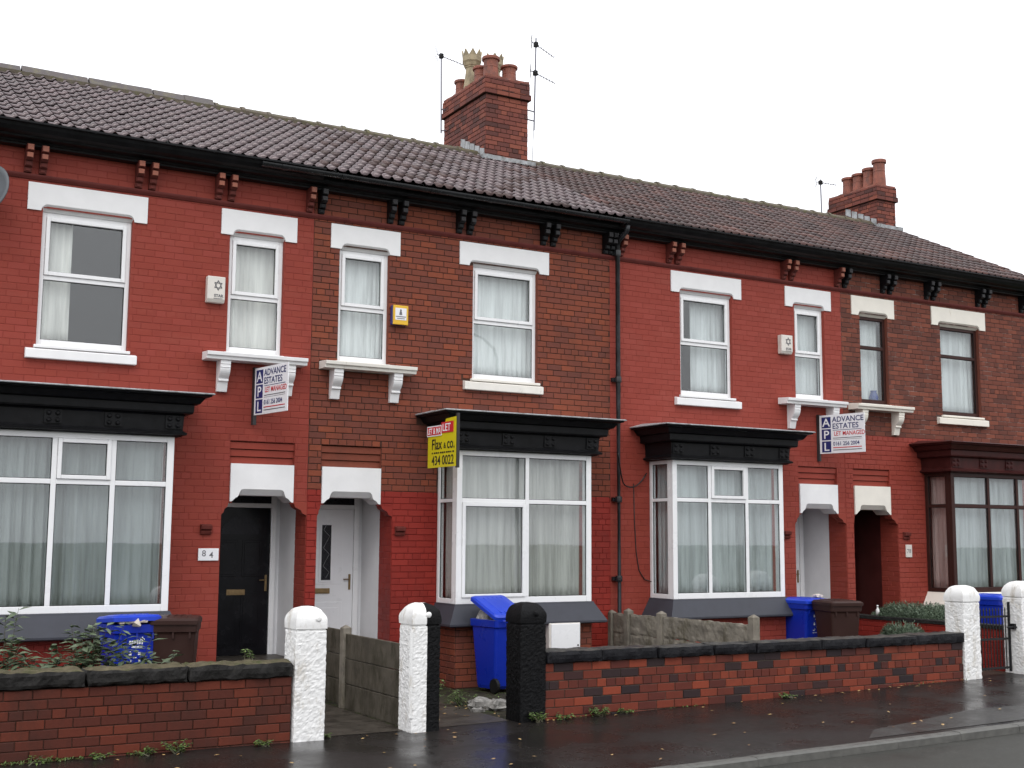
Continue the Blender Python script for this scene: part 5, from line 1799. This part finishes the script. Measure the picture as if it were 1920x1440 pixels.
wheelie_bin((8.12, -1.44, gz(8)), rad(-14), 'brown', 'dark brown wheelie bin beside the right white doorway')
m = MB()
rock_block(m, 8.16, 8.32, -.98, -.86, .70, .75, .02, .03, 28, 14)
tag(m.build('waste_paper', 'paper', origin=(8.14, -.96, .70)), 'scrap of white paper on the right pair of bins', 'waste paper')
wheelie_bin((11.25, -1.75, gz(11)), rad(10), 'blue', 'blue wheelie bin behind the iron gate')

# ---------------------------------------------------------------- planting
def leaf(mb, p, d, nrm, ln, wd, rnd):
    d = d.normalized()
    sx = d.cross(nrm)
    if sx.length < 1e-4:
        return
    sx.normalize()
    n2 = sx.cross(d)
    a, t = p, p + d * ln - n2 * ln * .12
    mid = p + d * ln * .45 + n2 * ln * .06
    mb.add([a, mid + sx * wd / 2 - n2 * wd * .15, t, mid - sx * wd / 2 - n2 * wd * .15, mid], [(0, 1, 4), (1, 2, 4), (2, 3, 4), (3, 0, 4)], 0, rnd)

def leafy_plant(name, label, cat, base, stems, height, spread, ln, wd, per, seed, leafm, group=None):
    rng = random.Random(seed)
    e = empty(name, base, label, cat, group)
    lf, st = MB(), MB()
    for s_ in range(stems):
        a = rng.uniform(0, 6.283)
        h = height * rng.uniform(.55, 1.05)
        tip = Vector((math.cos(a) * spread * rng.uniform(.3, 1), math.sin(a) * spread * .6 * rng.uniform(.3, 1), h))
        b0 = Vector((rng.uniform(-.06, .06), rng.uniform(-.06, .06), 0))
        midp = b0.lerp(tip, .5) + Vector((0, 0, h * .12))
        pts = [b0.lerp(midp, t).lerp(midp.lerp(tip, t), t) for t in [i / 6 for i in range(7)]]
        st.tube([tuple(p) for p in pts], [.008 - .001 * i for i in range(7)], 4)
        for k in range(per):
            t = .25 + .75 * (k + rng.random()) / per
            i = min(5, int(t * 6))
            p = pts[i].lerp(pts[i + 1], t * 6 - i)
            ang = k * 2.4 + rng.uniform(-.5, .5)
            d = Vector((math.cos(ang), math.sin(ang), rng.uniform(-.35, .45)))
            leaf(lf, p, d, Vector((0, 0, 1)) + Vector((rng.uniform(-.4, .4), rng.uniform(-.4, .4), 0)), ln * rng.uniform(.6, 1.2), wd * rng.uniform(.7, 1.2), min(1, max(0.02, rng.gauss(.4, .25))))
    st.build('stem', 'stem', e, local=True)
    lf.build('foliage', leafm, e, local=True, recalc=False)
    return e
for k, (x, y, h, sp, st_, lab) in enumerate((
        (-4.15, -2.95, 1.25, .42, 20, 'tallest grey-green leafy shrub at the left edge behind the garden wall'),
        (-3.62, -3.05, .92, .42, 20, 'low leafy shrub behind the left garden wall, second from the left edge'),
        (-3.3, -2.95, 1.08, .42, 24, 'leafy grey-green shrub in front of the grey bay sill, third from the left edge'),
        (-2.98, -3.02, .98, .30, 14, 'sprawling leafy shrub just left of the left blue bin'),
        (-2.62, -3.05, .85, .16, 3, 'thin sprig of leaves in front of the left blue bin'))):
    leafy_plant('leafy_shrub', lab, 'shrub', (x, y, gz(x) + .07), st_, h, sp, .15, .055, 30, 100 + k, 'leaf_grey', 'leafy shrubs behind the left garden wall')
leafy_plant('weed', 'small green weed on the wall in front of the black door', 'weed', (-1.83, -3.35, .34), 5, .13, .1, .05, .02, 10, 131, 'leaf_green')

def juniper(label, c, rx_, ry_, rz_, n, seed):
    rng = random.Random(seed)
    e = empty('juniper_bush', c, label, 'shrub', 'low junipers in the right-hand gardens')
    mb = MB()
    for i in range(n):
        a, u = rng.uniform(0, 6.283), rng.random() ** .5
        ph = math.acos(1 - u * .98)
        nrm = Vector((math.cos(a) * math.sin(ph), math.sin(a) * math.sin(ph), math.cos(ph)))
        k = rng.uniform(.72, 1.0) * (1 + .16 * noise.noise(nrm * 3 + Vector((seed, 0, 0))))
        p = Vector((nrm.x * rx_ * k, nrm.y * ry_ * k, nrm.z * rz_ * k))
        d = (nrm + Vector((rng.uniform(-.7, .7), rng.uniform(-.7, .7), rng.uniform(-.1, .7)))).normalized()
        r = min(1, max(.02, rng.gauss(.45, .25)))
        for q in range(6):
            dd = d + Vector((rng.uniform(-.5, .5), rng.uniform(-.5, .5), rng.uniform(-.4, .5)))
            leaf(mb, p + d * .008 * q, dd, nrm, rng.uniform(.022, .042), .010, r)
    mb.build('foliage', 'leaf_juniper', e, local=True, recalc=False)
    m = MB()
    for q in range(7):
        a = q * .9
        m.tube([(0, 0, -.08), (math.cos(a) * rx_ * .5, math.sin(a) * ry_ * .5, rz_ * .5), (math.cos(a) * rx_ * .85, math.sin(a) * ry_ * .85, rz_ * .6)], [.02, .012, .004], 5)
    m.build('branch', 'stem', e, local=True)
juniper('wide juniper spreading over the low boundary wall', (10.28, -1.10, .30), .50, .85, .27, 6000, 3)
juniper('small round juniper in front of the low boundary wall', (9.42, -1.55, -.02), .30, .36, .33, 3600, 4)

WEEDS = [(-3.9, 'left'), (-3.35, 'left'), (-2.9, 'left'), (-2.62, 'left'), (-1.75, 'left'), (1.42, 'right'), (1.75, 'right'), (2.25, 'right'), (2.62, 'right'), (5.1, 'right')]
for k, (x, side) in enumerate(WEEDS):
    nth = ['leftmost', 'second', 'third', 'fourth', 'rightmost'][k % 5]
    lab = '%s%s green weed tuft at the foot of the %s brick wall' % (nth, '' if nth in ('leftmost', 'rightmost') else ' from the left', 'left' if side == 'left' else 'mottled')
    leafy_plant('weed_tuft', lab, 'weed', (x, -3.69 + RND.uniform(-.03, .02), gz(x) - .004), 12 if k in (3, 5, 7) else 7, .13 if k in (3, 5, 7) else .07, .17, .05, .024, 9, 200 + k, 'leaf_green', 'weed tufts at the foot of the %s wall' % side)
leafy_plant('weed_tuft', 'tallest weed clump beside the half black gatepost in front of the bare brick bay', 'weed', (.95, -1.95, gz(1)), 9, .30, .22, .07, .03, 10, 231, 'leaf_green')
leafy_plant('weed_tuft', 'grassy weed clump in front of the open blue bin', 'weed', (1.32, -2.05, gz(1)), 14, .18, .25, .10, .012, 9, 232, 'leaf_green')
leafy_plant('weed_tuft', 'low weeds at the foot of the white gatepost on the path', 'weed', (-1.0, -3.5, gz(0)), 6, .05, .12, .04, .02, 8, 233, 'leaf_green')

# moss and small weeds thinly strewn in the garden soil and wall foot
rng = random.Random(9)
gm_ = MB()
for i in range(1500):
    z = rng.random()
    if z < .55:
        x, y = rng.choice([rng.uniform(-5.5, -1.45), rng.uniform(1.5, 8.4), rng.uniform(-4.2, -2.2)]), -3.62 - abs(rng.gauss(0, .05))
    else:
        x, y = rng.uniform(1.0, 4.8), rng.uniform(-3.2, -.7)
    if noise.noise(Vector((x * 1.7, y * 1.2, 3))) < .0:
        continue
    a = rng.uniform(0, 6.283)
    leaf(gm_, Vector((x, y, gz(x) + .004)), Vector((math.cos(a), math.sin(a), rng.uniform(.3, 1.4))), Vector((0, 0, 1)), rng.uniform(.02, .05), .014, min(1, max(.02, rng.gauss(.35, .25))))
o_ = gm_.build('ground_weeds', 'leaf_green', recalc=False)
tag(o_, 'scattered tiny weeds and moss along the wall foot and garden soil', 'weeds', kind='stuff')

fl = MB()
for i in range(150):
    if i < 60:
        x, y = rng.uniform(-4, 9), rng.uniform(-6.4, -3.75)
    elif i < 120:
        x, y = rng.uniform(.4, 2.6), rng.uniform(-3.2, -1.7)
    else:
        x, y = rng.uniform(-1.0, 9), -3.66 - abs(rng.gauss(0, .12))
    if -6.6 > y: continue
    a = rng.uniform(0, 6.283)
    leaf(fl, Vector((x, y, gz(x) + .014)), Vector((math.cos(a), math.sin(a), rng.uniform(-.1, .25))), Vector((rng.uniform(-.3, .3), rng.uniform(-.3, .3), 1)), rng.uniform(.03, .075), rng.uniform(.02, .045), rng.random() * .98 + .02)
o_ = fl.build('fallen_leaves', 'leaf_fallen', recalc=False)
tag(o_, 'scattered fallen autumn leaves on the wet ground', 'leaves', kind='stuff')

for k, (x, y, sz, lab) in enumerate(((1.42, -2.42, .2, 'largest pale lump of rubble behind the black gatepost'), (1.68, -2.35, .14, 'medium pale lump of rubble beside the largest one'),
                                     (1.22, -2.62, .10, 'small pale lump of rubble nearest the path'), (1.55, -2.62, .16, 'flat dark lump of rubble in front of the pale ones'))):
    m = MB()
    rock_block(m, x - sz, x + sz, y - sz * .7, y + sz * .7, gz(x) - .03, gz(x) + sz * .55, .05, .05, 300 + k, 6)
    tag(m.build('rubble_stone', 'rubble', origin=(x, y, gz(x))), lab, 'stone', 'rubble in the middle front garden')
m = MB()
m.tube([(1.02, -1.62, gz(1)), (1.02, -1.62, gz(1) + .30)], .011, 6)
m.lathe([(.018, .29), (.018, .325)], (1.02, -1.62, gz(1)), 8)
tag(m.build('garden_stake', 'post_white', origin=(1.02, -1.62, gz(1))), 'thin white stake in the soil beside the half black gatepost', 'stake')
m = MB()
m.lathe([(.03, 0), (.03, .09), (.014, .12), (.014, .15), (.017, .15), (.017, .17)], (9.85, -.62, .36), 12)
tag(m.build('bottle', 'post_white', origin=(9.85, -.62, .36), smooth=True), 'small white bottle standing by the wide juniper', 'bottle')

# ---------------------------------------------------------------- street lamp across the road, seen mirrored in a window
e = empty('street_lamp', (12.7, -17.6, gz(12)), 'grey street lamp mirrored in the wide upper window of the bare brick house', 'street lamp')
m = MB()
m.tube([(0, 0, 0), (0, 0, 1.2), (0, 0, 1.25), (0, 0, 7.4), (-.15, .05, 7.75), (-.6, .2, 8.0), (-1.3, .4, 8.15)], [.09, .09, .06, .05, .045, .04, .035], 10)
m.build('column', 'galv', e, local=True, smooth=True)
m = MB()
m.loft_u([[(p[0] - 1.55, p[1] + .45, 8.1) for p in rr(.28, -.1, .1, 0, .08)], [(p[0] - 1.55, p[1] + .45, 8.16) for p in rr(.32, -.13, .13, 0, .1)], [(p[0] - 1.55, p[1] + .45, 8.26) for p in rr(.2, -.07, .07, 0, .06)]])
m.build('lantern', 'galv', e, local=True)
